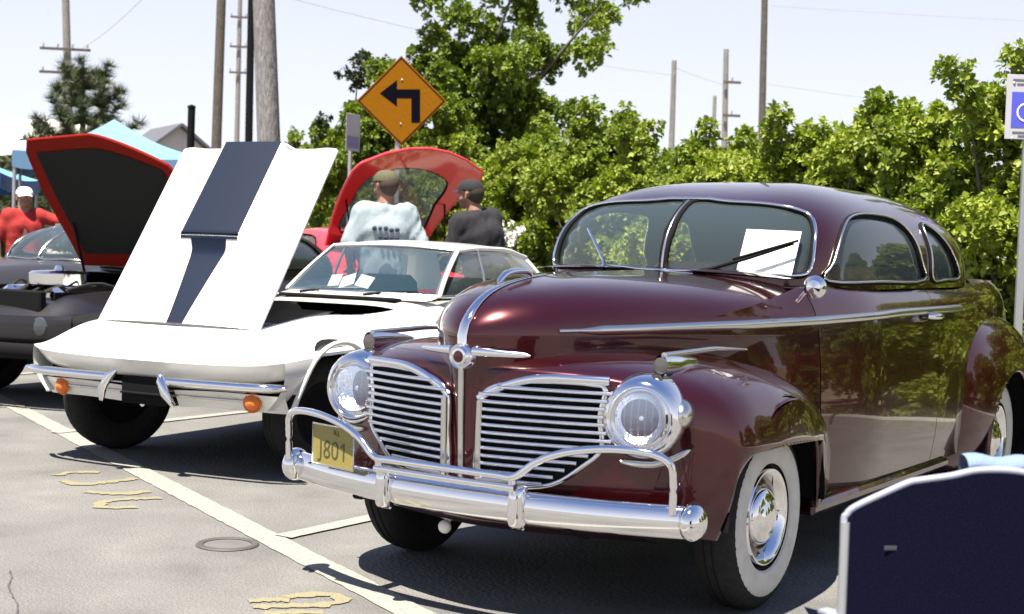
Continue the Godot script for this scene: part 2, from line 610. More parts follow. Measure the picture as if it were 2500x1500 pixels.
# ---------------------------------------------------------------- far things
func pole(px: float, dist: float, h: float, lean: float, r0: float, label: String, mat: Material, arms := []) -> Node3D:
	var x := (px - 1237.0) / 3516.54 * dist
	var t := thing("utility_pole", label, "utility pole", Vector3(x, 0, -dist), 0.0, "utility poles")
	var mb := MB.new()
	var path := []
	var rr := []
	for k in 9:
		var q := k / 8.0
		path.append(Vector3(lean * q * h, -0.1 + q * (h + 0.1), 0))
		rr.append(lerpf(r0, r0 * 0.68, q))
	mb.tube(path, rr, 14)
	obj("shaft", mb, mat, t)
	for a in arms:
		mb = MB.new()
		var y: float = a[0]; var w: float = a[1]; var off: float = a[2]
		var c := Vector3(lean * y + off, y, r0 + 0.05)
		mb.box(c, Vector3(w, 0.11, 0.09), Basis(Vector3.UP, 0.15), 0.01)
		var ar := obj("crossarm", mb, M.dark_wood, t)
		for k in int(a[3]):
			var ix := (float(k) / maxf(1.0, a[3] - 1) - 0.5) * w * 0.9 if a[3] > 1 else 0.0
			mb = MB.new()
			mb.lathe([Vector2(0.0, 0.2), Vector2(0.03, 0.19), Vector2(0.05, 0.14), Vector2(0.035, 0.12), Vector2(0.055, 0.08), Vector2(0.03, 0.06), Vector2(0.015, 0.0)], Transform3D(Basis(Vector3.RIGHT, -PI / 2), c + Vector3(ix, 0.05, 0)), 10)
			obj("insulator", mb, M.wire, ar)
	return t

func build_background() -> void:
	pole(666, 21.5, 12.5, -0.060, 0.185, "thick weathered grey pole leaning left, nearest of the pole group", M.wood)
	pole(509, 38.0, 14.0, 0.012, 0.145, "brown pole leaning slightly right, left of the thick grey pole", M.dark_wood, [[8.6, 0.5, 0.1, 1]])
	pole(592, 44.0, 15.0, -0.004, 0.13, "thin dark straight pole just left of the thick grey pole", M.black)
	pole(562, 80.0, 14.6, 0.0, 0.17, "faint far pole with small side brackets between the brown and dark poles", M.wood, [[13.0, 0.9, 0.0, 2], [11.4, 0.9, 0.0, 2], [10.0, 0.9, 0.0, 2]])
	pole(172, 60.0, 17.0, -0.045, 0.19, "pole with two crossarms above the conifer at the left", M.wood, [[8.55, 2.0, 0.0, 4], [7.6, 2.1, 0.0, 4]])
	pole(1831, 50.0, 15.0, -0.018, 0.14, "tall brown pole above the maroon coupe's roof, running out of the picture top", M.dark_wood)
	pole(1610, 60.0, 8.9, -0.005, 0.15, "short bare pole above the shrubs, left of the pole with brackets", M.wood)
	pole(1742, 62.0, 9.7, -0.02, 0.16, "pole with three stub brackets on its right side, beside the tall brown pole", M.wood, [[8.3, 0.75, 0.25, 1], [6.9, 0.75, 0.25, 1], [5.5, 0.75, 0.2, 1]])
	pole(1708, 120.0, 13.7, 0.0, 0.22, "faintest far pole, left of the pole with three brackets", M.wood)
	var bp := thing("steel_post", "short black post standing beyond the white sports car's raised hood", "post", Vector3(-5.38, 0, -24.0))
	var mb := MB.new()
	mb.tube([Vector3(0, 0, 0), Vector3(0.02, 3.36, 0)], 0.062, 12)
	obj("shaft", mb, M.black, bp)
	mb = MB.new()
	mb.lathe([Vector2(0.066, 3.33), Vector2(0.07, 3.37), Vector2(0.0, 3.40)], Transform3D(Basis(Vector3.RIGHT, -PI / 2), Vector3(0.02, 0, 0)), 12)
	obj("cap", mb, M.black, bp)

	# overhead wires
	var wires := [[[Vector3(8.5, 10.6, -50), Vector3(60, 12.5, -56)], "upper wire right of the tall brown pole"], [[Vector3(8.5, 9.6, -50), Vector3(60, 11.3, -56)], "second wire right of the tall brown pole"],
		[[Vector3(8.5, 6.95, -50), Vector3(40, 5.6, -56)], "low wire from the tall brown pole running right"], [[Vector3(6.4, 8.6, -60), Vector3(8.7, 8.2, -62)], "wire joining the bare pole to the bracketed pole"],
		[[Vector3(-5.0, 9.6, -38), Vector3(8.3, 10.4, -50)], "high wire from the brown pole to the tall pole"], [[Vector3(-18, 8.6, -60), Vector3(-8.6, 8.7, -38)], "wire from the crossarm pole to the brown pole"],
		[[Vector3(-8.5, 8.0, -38), Vector3(6.4, 8.3, -60)], "low slack wire behind the leafy tree"]]
	for w in wires:
		mb = MB.new()
		var a: Vector3 = w[0][0]; var b: Vector3 = w[0][1]
		var p := []
		for k in 17:
			var q := k / 16.0
			p.append(a.lerp(b, q) - Vector3(0, 4.0 * q * (1 - q) * a.distance_to(b) * 0.012, 0))
		mb.tube(p, 0.008, 5)
		tag(obj("overhead_wire", mb, M.wire), w[1], "wire", "overhead wires")

	# yellow diamond warning sign with a left-turn arrow
	var t := thing("warning_sign", "orange-yellow diamond road sign with black left-turn arrow, in front of the tree", "road sign", Vector3(-1.50, 0, -18.4), 0.0)
	var yel := tri_mat([[0.0, lin(0.185, 0.074, 0.002)], [0.5, lin(0.205, 0.086, 0.002)], [1.0, lin(0.23, 0.090, 0.006)]], 0.02, 2.0, 0.45, 51, 0.0, false)
	var c := Vector3(0.03, 3.04, 0.04)
	var tilt := 0.03
	var B45 := Basis(Vector3.BACK, PI / 4 + tilt)
	yel.metallic_specular = 0.2
	mb = MB.new(); mb.box(c, Vector3(0.80, 0.80, 0.006), B45, 0.002)
	obj("sign_plate", mb, yel, t)
	mb = MB.new()
	for k in 4:
		var B := B45 * Basis(Vector3.BACK, k * PI / 2)
		mb.box(c + B * Vector3(0, 0.378, 0.0052), Vector3(0.77, 0.014, 0.002), B)
	obj("border", mb, M.black, t)
	mb = MB.new()
	var Bt := Basis(Vector3.BACK, tilt)
	var arrow := to2([Vector2(0.235, -0.27), Vector2(0.125, -0.27), Vector2(0.125, 0.035), Vector2(-0.055, 0.035), Vector2(-0.055, -0.07), Vector2(-0.27, 0.095), Vector2(-0.055, 0.26), Vector2(-0.055, 0.145), Vector2(0.235, 0.145)])
	var ti := Geometry2D.triangulate_polygon(arrow)
	for q in arrow: mb.vert(c + Bt * Vector3(q.x, q.y, 0.0062), Bt * Vector3.BACK)
	for k in range(0, ti.size(), 3): mb.tri(ti[k], ti[k + 1], ti[k + 2])
	var am := smat(lin(0.004, 0.004, 0.008), 0.9)
	am.metallic_specular = 0.08
	obj("arrow", mb, am, t)
	mb = MB.new(); mb.box(Vector3(0.0, 1.78, 0.0), Vector3(0.06, 3.56, 0.045), Basis(Vector3.BACK, 0.01), 0.006)
	obj("post", mb, M.galv, t)
	for yy in [2.75, 3.3]:
		mb = MB.new(); mb.ball(c + Vector3(0, yy - 3.04, 0.006), Vector3(0.014, 0.014, 0.008), 8, 6)
		obj("bolt", mb, M.galv, t)

	# narrow white sign seen almost edge on
	t = thing("narrow_sign", "narrow white and lilac sign panel turned nearly edge-on, left of the arrow sign", "sign", Vector3(-2.06, 0, -18.3), 1.18)
	mb = MB.new(); mb.box(Vector3(0, 2.62, 0), Vector3(0.36, 0.46, 0.005), Basis.IDENTITY, 0.002)
	obj("sign_plate", mb, smat(lin(0.40, 0.40, 0.44), 0.5), t)
	mb = MB.new(); mb.box(Vector3(0, 2.5, 0.0045), Vector3(0.30, 0.15, 0.002))
	obj("lilac_band", mb, smat(lin(0.2, 0.18, 0.34), 0.5), t)
	mb = MB.new(); mb.box(Vector3(0, 1.42, -0.03), Vector3(0.05, 2.84, 0.04), Basis.IDENTITY, 0.005)
	obj("post", mb, M.galv, t)

	# blue accessible-parking sign at the right edge
	t = thing("parking_sign", "white and blue accessible-parking sign on a grey post at the right edge", "parking sign", Vector3(3.605, 0, -10.4), 0.0)
	mb = MB.new(); mb.box(Vector3(0, 2.395, 0.03), Vector3(0.305, 0.455, 0.004), Basis.IDENTITY, 0.0015)
	obj("sign_plate", mb, smat(lin(0.42, 0.42, 0.46), 0.5), t)
	mb = MB.new(); mb.box(Vector3(0.005, 2.375, 0.0338), Vector3(0.235, 0.25, 0.002), Basis.IDENTITY, 0.0)
	obj("blue_panel", mb, smat(lin(0.07, 0.08, 0.50), 0.45), t)
	for q in [[2.585, 0.22], [2.555, 0.16], [2.215, 0.20], [2.19, 0.12]]:
		mb = MB.new()
		mb.box(Vector3(0.0, q[0], 0.0338), Vector3(q[1], 0.012, 0.002))
		obj("lettering", mb, smat(lin(0.10, 0.10, 0.14), 0.6), t)
	mb = MB.new()
	# wheelchair symbol: head, back, seat, leg and wheel arc
	mb.ball(Vector3(-0.01, 2.475, 0.0365), Vector3(0.014, 0.014, 0.002), 10, 6)
	mb.box(Vector3(-0.012, 2.42, 0.0365), Vector3(0.020, 0.075, 0.003), Basis(Vector3.BACK, 0.08))
	mb.box(Vector3(0.018, 2.385, 0.0365), Vector3(0.065, 0.016, 0.003))
	mb.box(Vector3(0.055, 2.345, 0.0365), Vector3(0.016, 0.08, 0.003), Basis(Vector3.BACK, 0.25))
	var arc := []
	for k in 15: arc.append(Vector3(-0.008 + cos(1.9 + k * 0.30) * 0.062, 2.355 + sin(1.9 + k * 0.30) * 0.062, 0.0365))
	mb.tube(arc, 0.007, 5, false, Vector3.BACK, 0.3)
	obj("wheelchair_symbol", mb, smat(lin(0.80, 0.80, 0.82), 0.5), t)
	mb = MB.new(); mb.box(Vector3(0.02, 1.31, 0.0), Vector3(0.055, 2.62, 0.045), Basis.IDENTITY, 0.006)
	obj("post", mb, M.galv, t)
	for yy in [2.59, 2.2]:
		mb = MB.new(); mb.ball(Vector3(-0.10, yy - 0.03, 0.033), Vector3(0.011, 0.011, 0.006), 8, 6)
		obj("bolt", mb, M.galv, t)

	# pop-up canopies
	canopy(Vector3(-5.30, 0, -19.2), 1.22, 2.24, 2.76, 0.3, "pale blue pop-up canopy rising behind the dark raised hood", lin(0.11, 0.23, 0.36), lin(0.095, 0.20, 0.33))
	canopy(Vector3(-8.55, 0, -20.6), 1.5, 2.02, 2.75, 0.15, "blue pop-up canopy with darker valance at the left edge", lin(0.12, 0.31, 0.43), lin(0.015, 0.08, 0.24))

	# pine behind
	pine(Vector3(-8.35, 0, -28.0))
	# far houses
	house(Vector3(-14.9, 0, -62), 3.2, 5.55, 4.3, lin(0.42, 0.42, 0.46), lin(0.075, 0.08, 0.10), 0.5, "grey gabled house far behind the black post")
	house(Vector3(-23.6, 0, -75), 4.2, 6.6, 4.9, lin(0.75, 0.74, 0.72), lin(0.62, 0.61, 0.59), 1.35, "white pale-roofed house beyond the conifer")
	# far scrub between the houses
	var r := RandomNumberGenerator.new(); r.seed = 15
	M.leaf2 = leaf_mat(Color(0.2, 0.26, 0.08))
	M.sprig2 = sprig_mesh(8, 0.62, 0.26, 9, 1.0)
	for k in 9:
		var px := -60.0 + k * 82.0
		var d := 44.0 + (k % 3) * 5.0
		var bt := thing("far_bush", "dark green bush far off, %s" % ["leftmost at the frame edge", "left of the conifer", "behind the conifer foot", "under the crossarm pole", "right of the conifer", "before the white far house", "before the grey gabled house", "left of the brown pole", "right of the brown pole"][k], "bush", Vector3((px - 1237.0) / 3516.54 * d, 0, -d), 0.0, "far bushes")
		var xf := []; var cols := []
		var cl := []
		for q in 16: cl.append([Vector3(r.randfn(0, 0.9), r.randf_range(0.3, 2.7 + (k % 2) * 0.5), r.randfn(0, 0.6)), r.randf_range(0.4, 0.65)])
		crown(cl, 140.0, r, lin(0.03, 0.045, 0.018), lin(0.09, 0.12, 0.03), 0.26, xf, cols)
		multi("foliage", M.sprig2, xf, cols, M.leaf2, bt)
		mb = MB.new(); mb.tube([Vector3.ZERO, Vector3(0, 1.6, 0)], [0.07, 0.03], 6)
		obj("stem", mb, M.dark_wood, bt)

func canopy(at: Vector3, hw: float, eave: float, peak: float, turn: float, label: String, c: Color, cv: Color) -> void:
	var t := thing("canopy", label, "canopy", at, turn)
	var m := smat(c, 0.7); m.backlight_enabled = true; m.backlight = Color(0.1, 0.2, 0.25)
	var mv := smat(cv, 0.7)
	var cs := [Vector3(-hw, eave, hw), Vector3(hw, eave, hw), Vector3(hw, eave, -hw), Vector3(-hw, eave, -hw)]
	for k in 4:
		var a: Vector3 = cs[k]; var b: Vector3 = cs[(k + 1) % 4]
		var mb := MB.new()
		var fn := func(u: float, v: float) -> Vector3:
			var e := a.lerp(b, u)
			var p := e.lerp(Vector3(0, peak, 0), v)
			p.y -= 0.10 * sin(v * PI) + 0.05 * sin(u * PI) * (1.0 - v)
			return p
		mb.surf(fn, 10, 8, Vector3(0, eave - 1.0, 0))
		obj("roof_panel", mb, m, t)
		mb = MB.new()
		var fv := func(u: float, v: float) -> Vector3:
			var e := a.lerp(b, u) * Vector3(1.004, 1, 1.004)
			e.y -= 0.05 * sin(u * PI)
			return e - Vector3(0, v * 0.20 + 0.02 * absf(sin(u * 25.0)) * v, 0)
		mb.surf(fv, 24, 2, Vector3(0, eave, 0))
		obj("valance", mb, mv, t)
		mb = MB.new(); mb.tube([a * Vector3(0.98, 0, 0.98), a * Vector3(0.98, 0.99, 0.98)], 0.022, 8)
		obj("leg", mb, M.galv, t)

func pine(at: Vector3) -> void:
	var r := RandomNumberGenerator.new(); r.seed = 5
	var t := thing("pine_tree", "dark green pine with upturned branch tips behind the canopies at the left", "tree", at)
	var mb := MB.new()
	mb.tube([Vector3.ZERO, Vector3(0.03, 2.2, 0), Vector3(0.0, 4.6, 0)], [0.13, 0.09, 0.02], 8)
	obj("trunk", mb, M.dark_wood, t)
	# needle tuft
	var nb := MB.new()
	for k in 34:
		var d := rand_dir(r); d.y = absf(d.y) * 0.8 + 0.25; d = d.normalized()
		var sd := d.cross(rand_dir(r)).normalized() * 0.035
		var i := nb.vert(sd, d.cross(sd).normalized()); var j := nb.vert(-sd, d.cross(sd).normalized()); var l := nb.vert(d, d.cross(sd).normalized())
		nb.tri(i, j, l)
	var nm := nb.mesh()
	var xf := []; var cols := []
	for w in 10:
		var y := 0.9 + w * 0.345
		var len_ := 1.75 * pow(1.0 - w / 10.8, 0.75)
		var nbr := 8 if w < 7 else 5
		for b in nbr:
			var a := TAU * b / nbr + w * 0.7 + r.randf_range(-0.2, 0.2)
			var L := len_ * r.randf_range(0.75, 1.12)
			var p0 := Vector3(0, y, 0)
			var p1 := p0 + Vector3(cos(a) * L * 0.6, 0.02, sin(a) * L * 0.6)
			var p2 := p0 + Vector3(cos(a) * L, 0.30 + r.randf_range(0, 0.12), sin(a) * L)
			var bb := MB.new()
			bb.tube([p0, p1, p2], [0.03, 0.02, 0.008], 5)
			obj("limb", bb, M.dark_wood, t)
			for q in 24:
				var s := q / 23.0
				var p := p0.lerp(p1, s * 2.0) if s < 0.5 else p1.lerp(p2, (s - 0.5) * 2.0)
				if s < 0.2: continue
				xf.append(sprig_xf(p + rand_dir(r) * 0.05, Vector3(cos(a) * 0.4, 1.0, sin(a) * 0.4), r, r.randf_range(0.17, 0.28)))
				cols.append(lin(0.030, 0.046, 0.018).lerp(lin(0.10, 0.12, 0.04), pow(r.randf(), 1.3)))
	multi("needles", nm, xf, cols, M.get_or_add("leaf0", leaf_mat(Color(0.1, 0.14, 0.05))), t)

func house(at: Vector3, w: float, ridge: float, eave: float, wall: Color, roof: Color, turn: float, label: String) -> void:
	var t := thing("house", label, "house", at, turn)
	var d := w * 1.3
	var mb := MB.new()
	mb.box(Vector3(0, eave * 0.5, 0), Vector3(w, eave, d))
	for s: float in [-1.0, 1.0]:
		var n := Vector3(0, 0, s)
		var a := mb.vert(Vector3(-w * 0.5, eave, s * d * 0.5), n); var b := mb.vert(Vector3(w * 0.5, eave, s * d * 0.5), n); var c := mb.vert(Vector3(0, ridge, s * d * 0.5), n)
		mb.tri(a, b, c)
	obj("wall", mb, smat(wall, 0.8), t)
	for s: float in [-1.0, 1.0]:
		mb = MB.new()
		var sl := atan2(ridge - eave, w * 0.5)
		var L := (w * 0.5 + 0.35) / cos(sl)
		mb.box(Vector3(s * (w * 0.25 + 0.17), (ridge + eave) * 0.5 - 0.02, 0), Vector3(L, 0.12, d + 0.7), Basis(Vector3.BACK, -s * sl), 0.01)
		obj("roof", mb, smat(roof, 0.8), t)
	for s: float in [-1.0, 1.0]:
		for q in [-0.22, 0.22]:
			mb = MB.new(); mb.box(Vector3(q * w, eave * 0.62, s * (d * 0.5 + 0.03)), Vector3(0.9, 1.2, 0.08), Basis.IDENTITY, 0.01)
			var f := obj("window", mb, smat(lin(0.7, 0.7, 0.7), 0.6), t)
			mb = MB.new(); mb.box(Vector3(q * w, eave * 0.62, s * (d * 0.5 + 0.075)), Vector3(0.74, 1.04, 0.02))
			obj("pane", mb, smat(lin(0.03, 0.035, 0.045), 0.08), f)

# ---------------------------------------------------------------- leaves
func sprig_mesh(nl: int, ll: float, lw: float, seed_: int, spread: float) -> ArrayMesh:
	var r := RandomNumberGenerator.new(); r.seed = seed_
	var mb := MB.new()
	for k in nl:
		var az := TAU * k * 0.382 + r.randf_range(-0.4, 0.4)
		var el := lerpf(1.25, 0.05, pow(float(k) / nl, 0.8)) * spread + r.randf_range(-0.2, 0.2)
		var d := Vector3(cos(az) * cos(el), sin(el), sin(az) * cos(el))
		var side := d.cross(Vector3.UP)
		side = Vector3.RIGHT if side.length() < 0.1 else side.normalized()
		side = side.rotated(d, r.randf_range(-0.7, 0.7))
		var nn := side.cross(d).normalized()
		var L := ll * r.randf_range(0.75, 1.2); var W := lw * r.randf_range(0.8, 1.15)
		var b := d * ll * 0.25 + Vector3(0, -ll * 0.35 * float(k) / nl, 0)
		var tip := b + d * L - nn * L * 0.22
		var m1 := b + d * L * 0.35 + nn * L * 0.05
		var m2 := b + d * L * 0.7 - nn * L * 0.03
		var f := nn * W * 0.22
		mb.col = Color.from_hsv(0, 0, r.randf_range(0.72, 1.0))
		for s: float in [-1.0, 1.0]:
			var e1: Vector3 = m1 + side * W * s * 0.9 + f
			var e2: Vector3 = m2 + side * W * s * 0.8 + f
			var n: Vector3 = (nn - side * s * 0.25).normalized()
			var i0 := mb.vert(b, n); var i1 := mb.vert(m1, nn); var i2 := mb.vert(m2, nn); var i3 := mb.vert(tip, n)
			var i4 := mb.vert(e1, n); var i5 := mb.vert(e2, n)
			mb.tri(i0, i4, i1); mb.tri(i1, i4, i5); mb.tri(i1, i5, i2); mb.tri(i2, i5, i3)
	return mb.mesh()

func leaf_mat(back: Color) -> StandardMaterial3D:
	var m := StandardMaterial3D.new()
	m.vertex_color_use_as_albedo = true
	m.albedo_color = Color.WHITE
	m.roughness = 0.55
	m.cull_mode = BaseMaterial3D.CULL_DISABLED
	m.backlight_enabled = true
	m.backlight = back
	return m

func multi(called: String, mesh: Mesh, xf: Array, cols: Array, mat: Material, parent: Node) -> MultiMeshInstance3D:
	var mm := MultiMesh.new()
	mm.transform_format = MultiMesh.TRANSFORM_3D
	mm.use_colors = true
	mm.mesh = mesh
	mm.instance_count = xf.size()
	for i in xf.size():
		mm.set_instance_transform(i, xf[i])
		mm.set_instance_color(i, cols[i])
	var o := MultiMeshInstance3D.new()
	o.name = sub_name(called, parent)
	o.multimesh = mm
	o.material_override = mat
	o.set_meta("kind", "stuff")
	parent.add_child(o, true)
	return o

func rand_dir(r: RandomNumberGenerator) -> Vector3:
	var z := r.randf_range(-1, 1); var a := r.randf_range(0, TAU)
	var q := sqrt(1.0 - z * z)
	return Vector3(q * cos(a), z, q * sin(a))

func sprig_xf(p: Vector3, up: Vector3, r: RandomNumberGenerator, s: float) -> Transform3D:
	var u := (up + rand_dir(r) * 0.55).normalized()
	var t := u.cross(rand_dir(r))
	if t.length() < 0.05: t = u.cross(Vector3.RIGHT)
	t = t.normalized()
	return Transform3D(Basis(t, u, t.cross(u)) .scaled(Vector3.ONE * s), p)

# crown built from clumps of sprigs; list of [centre, radius]
func crown(clumps: Array, per: float, r: RandomNumberGenerator, c0: Color, c1: Color, ss: float, xf: Array, cols: Array) -> void:
	for c in clumps:
		var rad: float = c[1]
		var tone := r.randf()
		var n := int(per * rad * rad)
		for k in n:
			var d := rand_dir(r)
			if d.y < -0.35 and r.randf() < 0.6: d.y = -d.y
			var q := pow(r.randf(), 0.4)
			var p: Vector3 = c[0] + d * rad * q
			if p.y < 0.08: continue
			xf.append(sprig_xf(p, d * 0.7 + Vector3.UP * 0.6, r, ss * r.randf_range(0.75, 1.2)))
			cols.append(c0.lerp(c1, clampf(tone * 0.6 + r.randf() * 0.4, 0, 1)))

func shrub(at: Vector2, h: float, w: float, seed_: int, label: String, tone: float, shoots: int, cat := "shrub", grp := "leafy shrubs along the back of the lot") -> Node3D:
	var r := RandomNumberGenerator.new(); r.seed = seed_
	var t := thing("leafy_shrub", label, cat, Vector3(at.x, 0, at.y), 0.0, grp)
	var mb := MB.new()
	var cl := []
	var n := int(24 + h * w * 9)
	for k in n:
		var a := r.randf_range(0, TAU); var rr := sqrt(r.randf())
		var yy := pow(r.randf(), 0.95)
		var taper := sqrt(clampf(1.0 - pow(yy, 3.2), 0.05, 1.0))
		var rad := r.randf_range(0.22, 0.40)
		cl.append([Vector3(cos(a) * rr * w * taper, 0.2 + yy * (h - 0.45), sin(a) * rr * w * 0.85 * taper), rad])
	for k in shoots:
		var a := r.randf_range(0, TAU)
		var b := Vector3(cos(a) * w * 0.5, h - 0.45, sin(a) * w * 0.4)
		var e := b + Vector3(r.randf_range(-0.3, 0.3), r.randf_range(0.3, 0.62), r.randf_range(-0.2, 0.2))
		mb.tube([b - Vector3(0, 0.5, 0), b.lerp(e, 0.5), e], [0.012, 0.009, 0.005], 5)
		for q in 4: cl.append([b.lerp(e, q / 3.0), 0.16])
	for k in 5:
		var a := TAU * k / 5.0 + r.randf_range(-0.4, 0.4)
		var e := Vector3(cos(a) * w * 0.55, h * r.randf_range(0.55, 0.85), sin(a) * w * 0.45)
		mb.tube([Vector3(cos(a) * 0.06, -0.02, sin(a) * 0.06), Vector3(cos(a) * w * 0.2, h * 0.3, sin(a) * w * 0.2), e], [0.035, 0.025, 0.01], 6)
	obj("stem", mb, M.dark_wood, t)
	var xf := []; var cols := []
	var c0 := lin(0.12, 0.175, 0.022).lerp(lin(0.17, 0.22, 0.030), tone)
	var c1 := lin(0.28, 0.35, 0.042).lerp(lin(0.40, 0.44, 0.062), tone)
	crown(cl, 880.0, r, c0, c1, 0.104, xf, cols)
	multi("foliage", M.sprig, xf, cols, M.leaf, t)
	return t

func build_hedge() -> void:
	M.leaf = leaf_mat(Color(0.70, 0.80, 0.20))
	M.sprig = sprig_mesh(9, 0.62, 0.26, 3, 1.0)
	var words := ["tall", "rounded", "dense", "spreading", "bushy", "broad"]
	var specs := [
		[7.5, -6.0, 2.1, "out beyond the right end of the lot, last of the shrub row"], [7.5, -3.4, 2.3, "second from the near end of the shrub row"], [7.5, -0.8, 2.5, "third from the near end of the shrub row"],
		[7.5, 1.0, 2.5, "just right of the blue parking sign"], [7.5, 2.5, 2.65, "directly behind the blue parking sign"],
		[7.5, 3.8, 2.85, "with a tall leafy shoot, left of the blue parking sign"], [7.5, 5.0, 2.7, "behind the maroon coupe's rear side window"], [7.5, 6.3, 2.55, "behind the right end of the maroon coupe's roof"],
		[7.5, 7.6, 2.4, "behind the middle of the maroon coupe's roof, under the tall far pole"], [7.5, 8.9, 2.65, "behind the coupe's windshield pillar, left of the tall far pole"], [7.5, 10.2, 2.85, "above the coupe's left roof corner"],
		[7.5, 11.5, 2.75, "with white flowers, between white sports car and maroon coupe"], [7.5, 12.8, 2.7, "behind the person in black"], [7.5, 14.1, 2.9, "behind the raised red hatch"],
		[7.6, 16.0, 3.35, "below the left corner of the yellow arrow sign"], [7.7, 17.8, 3.15, "beside the narrow white sign"], [7.9, 19.6, 2.95, "at the left end of the row by the thick grey pole"]]
	for i in specs.size():
		var s: Array = specs[i]
		var p := lot(s[0] + R.randf_range(-0.1, 0.25), s[1])
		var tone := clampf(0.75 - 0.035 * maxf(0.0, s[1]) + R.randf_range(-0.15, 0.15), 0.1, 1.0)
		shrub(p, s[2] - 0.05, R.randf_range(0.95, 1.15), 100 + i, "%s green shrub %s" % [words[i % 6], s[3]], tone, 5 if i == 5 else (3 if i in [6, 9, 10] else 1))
	# second row behind closes the gaps
	var back := ["far right end", "right end behind the blue sign", "right of the blue sign", "behind the coupe's tail", "behind the coupe's roof crown", "left of the tall far pole", "right of the big leafy tree", "behind the big leafy tree", "left of the yellow arrow sign"]
	for i in 9:
		var tt := -4.0 + i * 2.75
		var p := lot(9.4, tt)
		shrub(p, [2.3, 2.4, 2.6, 2.8, 2.6, 2.7, 2.95, 3.0, 2.6][i], 1.5, 200 + i, "wide green shrub in the second row, %s" % back[i], 0.3, 1, "shrub", "shrubs in the second row")

	# the tall leafy tree behind the arrow sign
	var r := RandomNumberGenerator.new(); r.seed = 77
	var tp := Vector3(-0.95, 0, -22.2)
	var t := thing("leafy_tree", "tall open-crowned green tree rising behind the yellow arrow sign", "tree", tp)
	var mb := MB.new()
	mb.tube(smooth_path([Vector3(0, -0.05, 0), Vector3(0.05, 1.0, 0.02), Vector3(-0.05, 2.1, 0), Vector3(0.1, 3.2, 0.05), Vector3(0.35, 4.6, 0)], 5), [0.16, 0.155, 0.15, 0.145, 0.14, 0.135, 0.13, 0.125, 0.12, 0.115, 0.11, 0.105, 0.1, 0.09, 0.085, 0.08, 0.07, 0.06, 0.05, 0.04, 0.03], 9)
	obj("trunk", mb, M.dark_wood, t)
	var cl := []
	# limbs as [base height, end]
	var limbs := [[1.4, Vector3(-1.5, 2.5, 0.3)], [1.9, Vector3(-1.35, 3.35, -0.2)], [2.2, Vector3(-0.55, 3.9, 0.3)], [2.4, Vector3(1.2, 3.3, 0.2)], [2.7, Vector3(1.75, 4.35, -0.2)], [3.0, Vector3(0.9, 5.3, 0.2)], [3.0, Vector3(0.0, 5.4, -0.4)], [2.6, Vector3(2.15, 4.9, 0.3)], [1.6, Vector3(1.3, 2.6, 0.6)], [2.0, Vector3(0.2, 2.9, 1.1)], [2.4, Vector3(0.9, 4.1, 0.9)], [1.2, Vector3(-2.1, 2.2, 0.2)]]
	for l in limbs:
		var b := Vector3(0.03, l[0], 0); var e: Vector3 = l[1]
		var m := b.lerp(e, 0.5) + Vector3(0, -0.12, 0)
		var lb := MB.new()
		lb.tube(smooth_path([b, m, e], 5), [0.06, 0.055, 0.05, 0.045, 0.04, 0.035, 0.03, 0.025, 0.02, 0.015, 0.01], 6)
		obj("limb", lb, M.dark_wood, t)
		for k in 9:
			var q := r.randf_range(0.35, 1.08)
			var sp := 0.55
			cl.append([b.lerp(e, q) + Vector3(r.randf_range(-sp, sp), r.randf_range(-0.3, 0.45), r.randf_range(-sp, sp)), r.randf_range(0.16, 0.34)])
	for k in 34:
		cl.append([Vector3(0.45 + r.randfn(0, 0.55), r.randf_range(2.3, 5.2), r.randfn(0, 0.4)), r.randf_range(0.22, 0.36)])
	var xf := []; var cols := []
	crown(cl, 700.0, r, lin(0.085, 0.13, 0.018), lin(0.26, 0.33, 0.036), 0.122, xf, cols)
	multi("crown", M.sprig, xf, cols, M.leaf, t)

	# dark dead-leaved sapling standing left of the sign
	t = thing("dark_sapling", "thin dark-leaved sapling poking up left of the yellow arrow sign", "tree", Vector3(-2.62, 0, -23.4))
	mb = MB.new()
	mb.tube([Vector3(0, 0, 0), Vector3(0.03, 1.8, 0), Vector3(0.0, 3.2, 0), Vector3(0.05, 4.1, 0)], [0.05, 0.04, 0.025, 0.008], 6)
	obj("trunk", mb, M.dark_wood, t)
	cl = []
	for k in 16:
		var y := r.randf_range(2.6, 4.1)
		cl.append([Vector3(0.03 + r.randfn(0, 0.30) * (4.6 - y) * 0.7, y, r.randfn(0, 0.2)), r.randf_range(0.10, 0.17)])
	xf = []; cols = []
	crown(cl, 520.0, r, lin(0.02, 0.028, 0.016), lin(0.05, 0.065, 0.03), 0.13, xf, cols)
	multi("crown", M.sprig, xf, cols, M.leaf, t)

	# white blossoms on the shrub between the two cars
	for k in 2:
		var c := Vector3(-0.10 + k * 0.13, 1.44 - 0.10 * k, -17.25 + 0.1 * k)
		var bt := thing("flower_cluster", ["larger white flower cluster on the shrub", "smaller lower white flower cluster on the shrub"][k] + " left of the coupe's windshield", "flower", c)
		var bx := []; var bc := []
		for q in 9 - 4 * k:
			bx.append(sprig_xf(Vector3(r.randfn(0, 0.06), r.randfn(0, 0.07), r.randfn(0, 0.03)), Vector3(0, 0.5, 1), r, r.randf_range(0.06, 0.09)))
			bc.append(lin(0.62, 0.62, 0.60).lerp(lin(0.8, 0.8, 0.8), r.randf()))
		multi("petals", M.sprig, bx, bc, M.leaf0 if M.has("leaf0") else M.leaf, bt)
		mb = MB.new()
		mb.tube([Vector3(0, -0.3, -0.4), Vector3(0, -0.1, -0.1), Vector3.ZERO], 0.008, 5)
		obj("stem", mb, M.dark_wood, bt)
	# low weeds on the strip of soil at the foot of the shrubs
	xf = []; cols = []
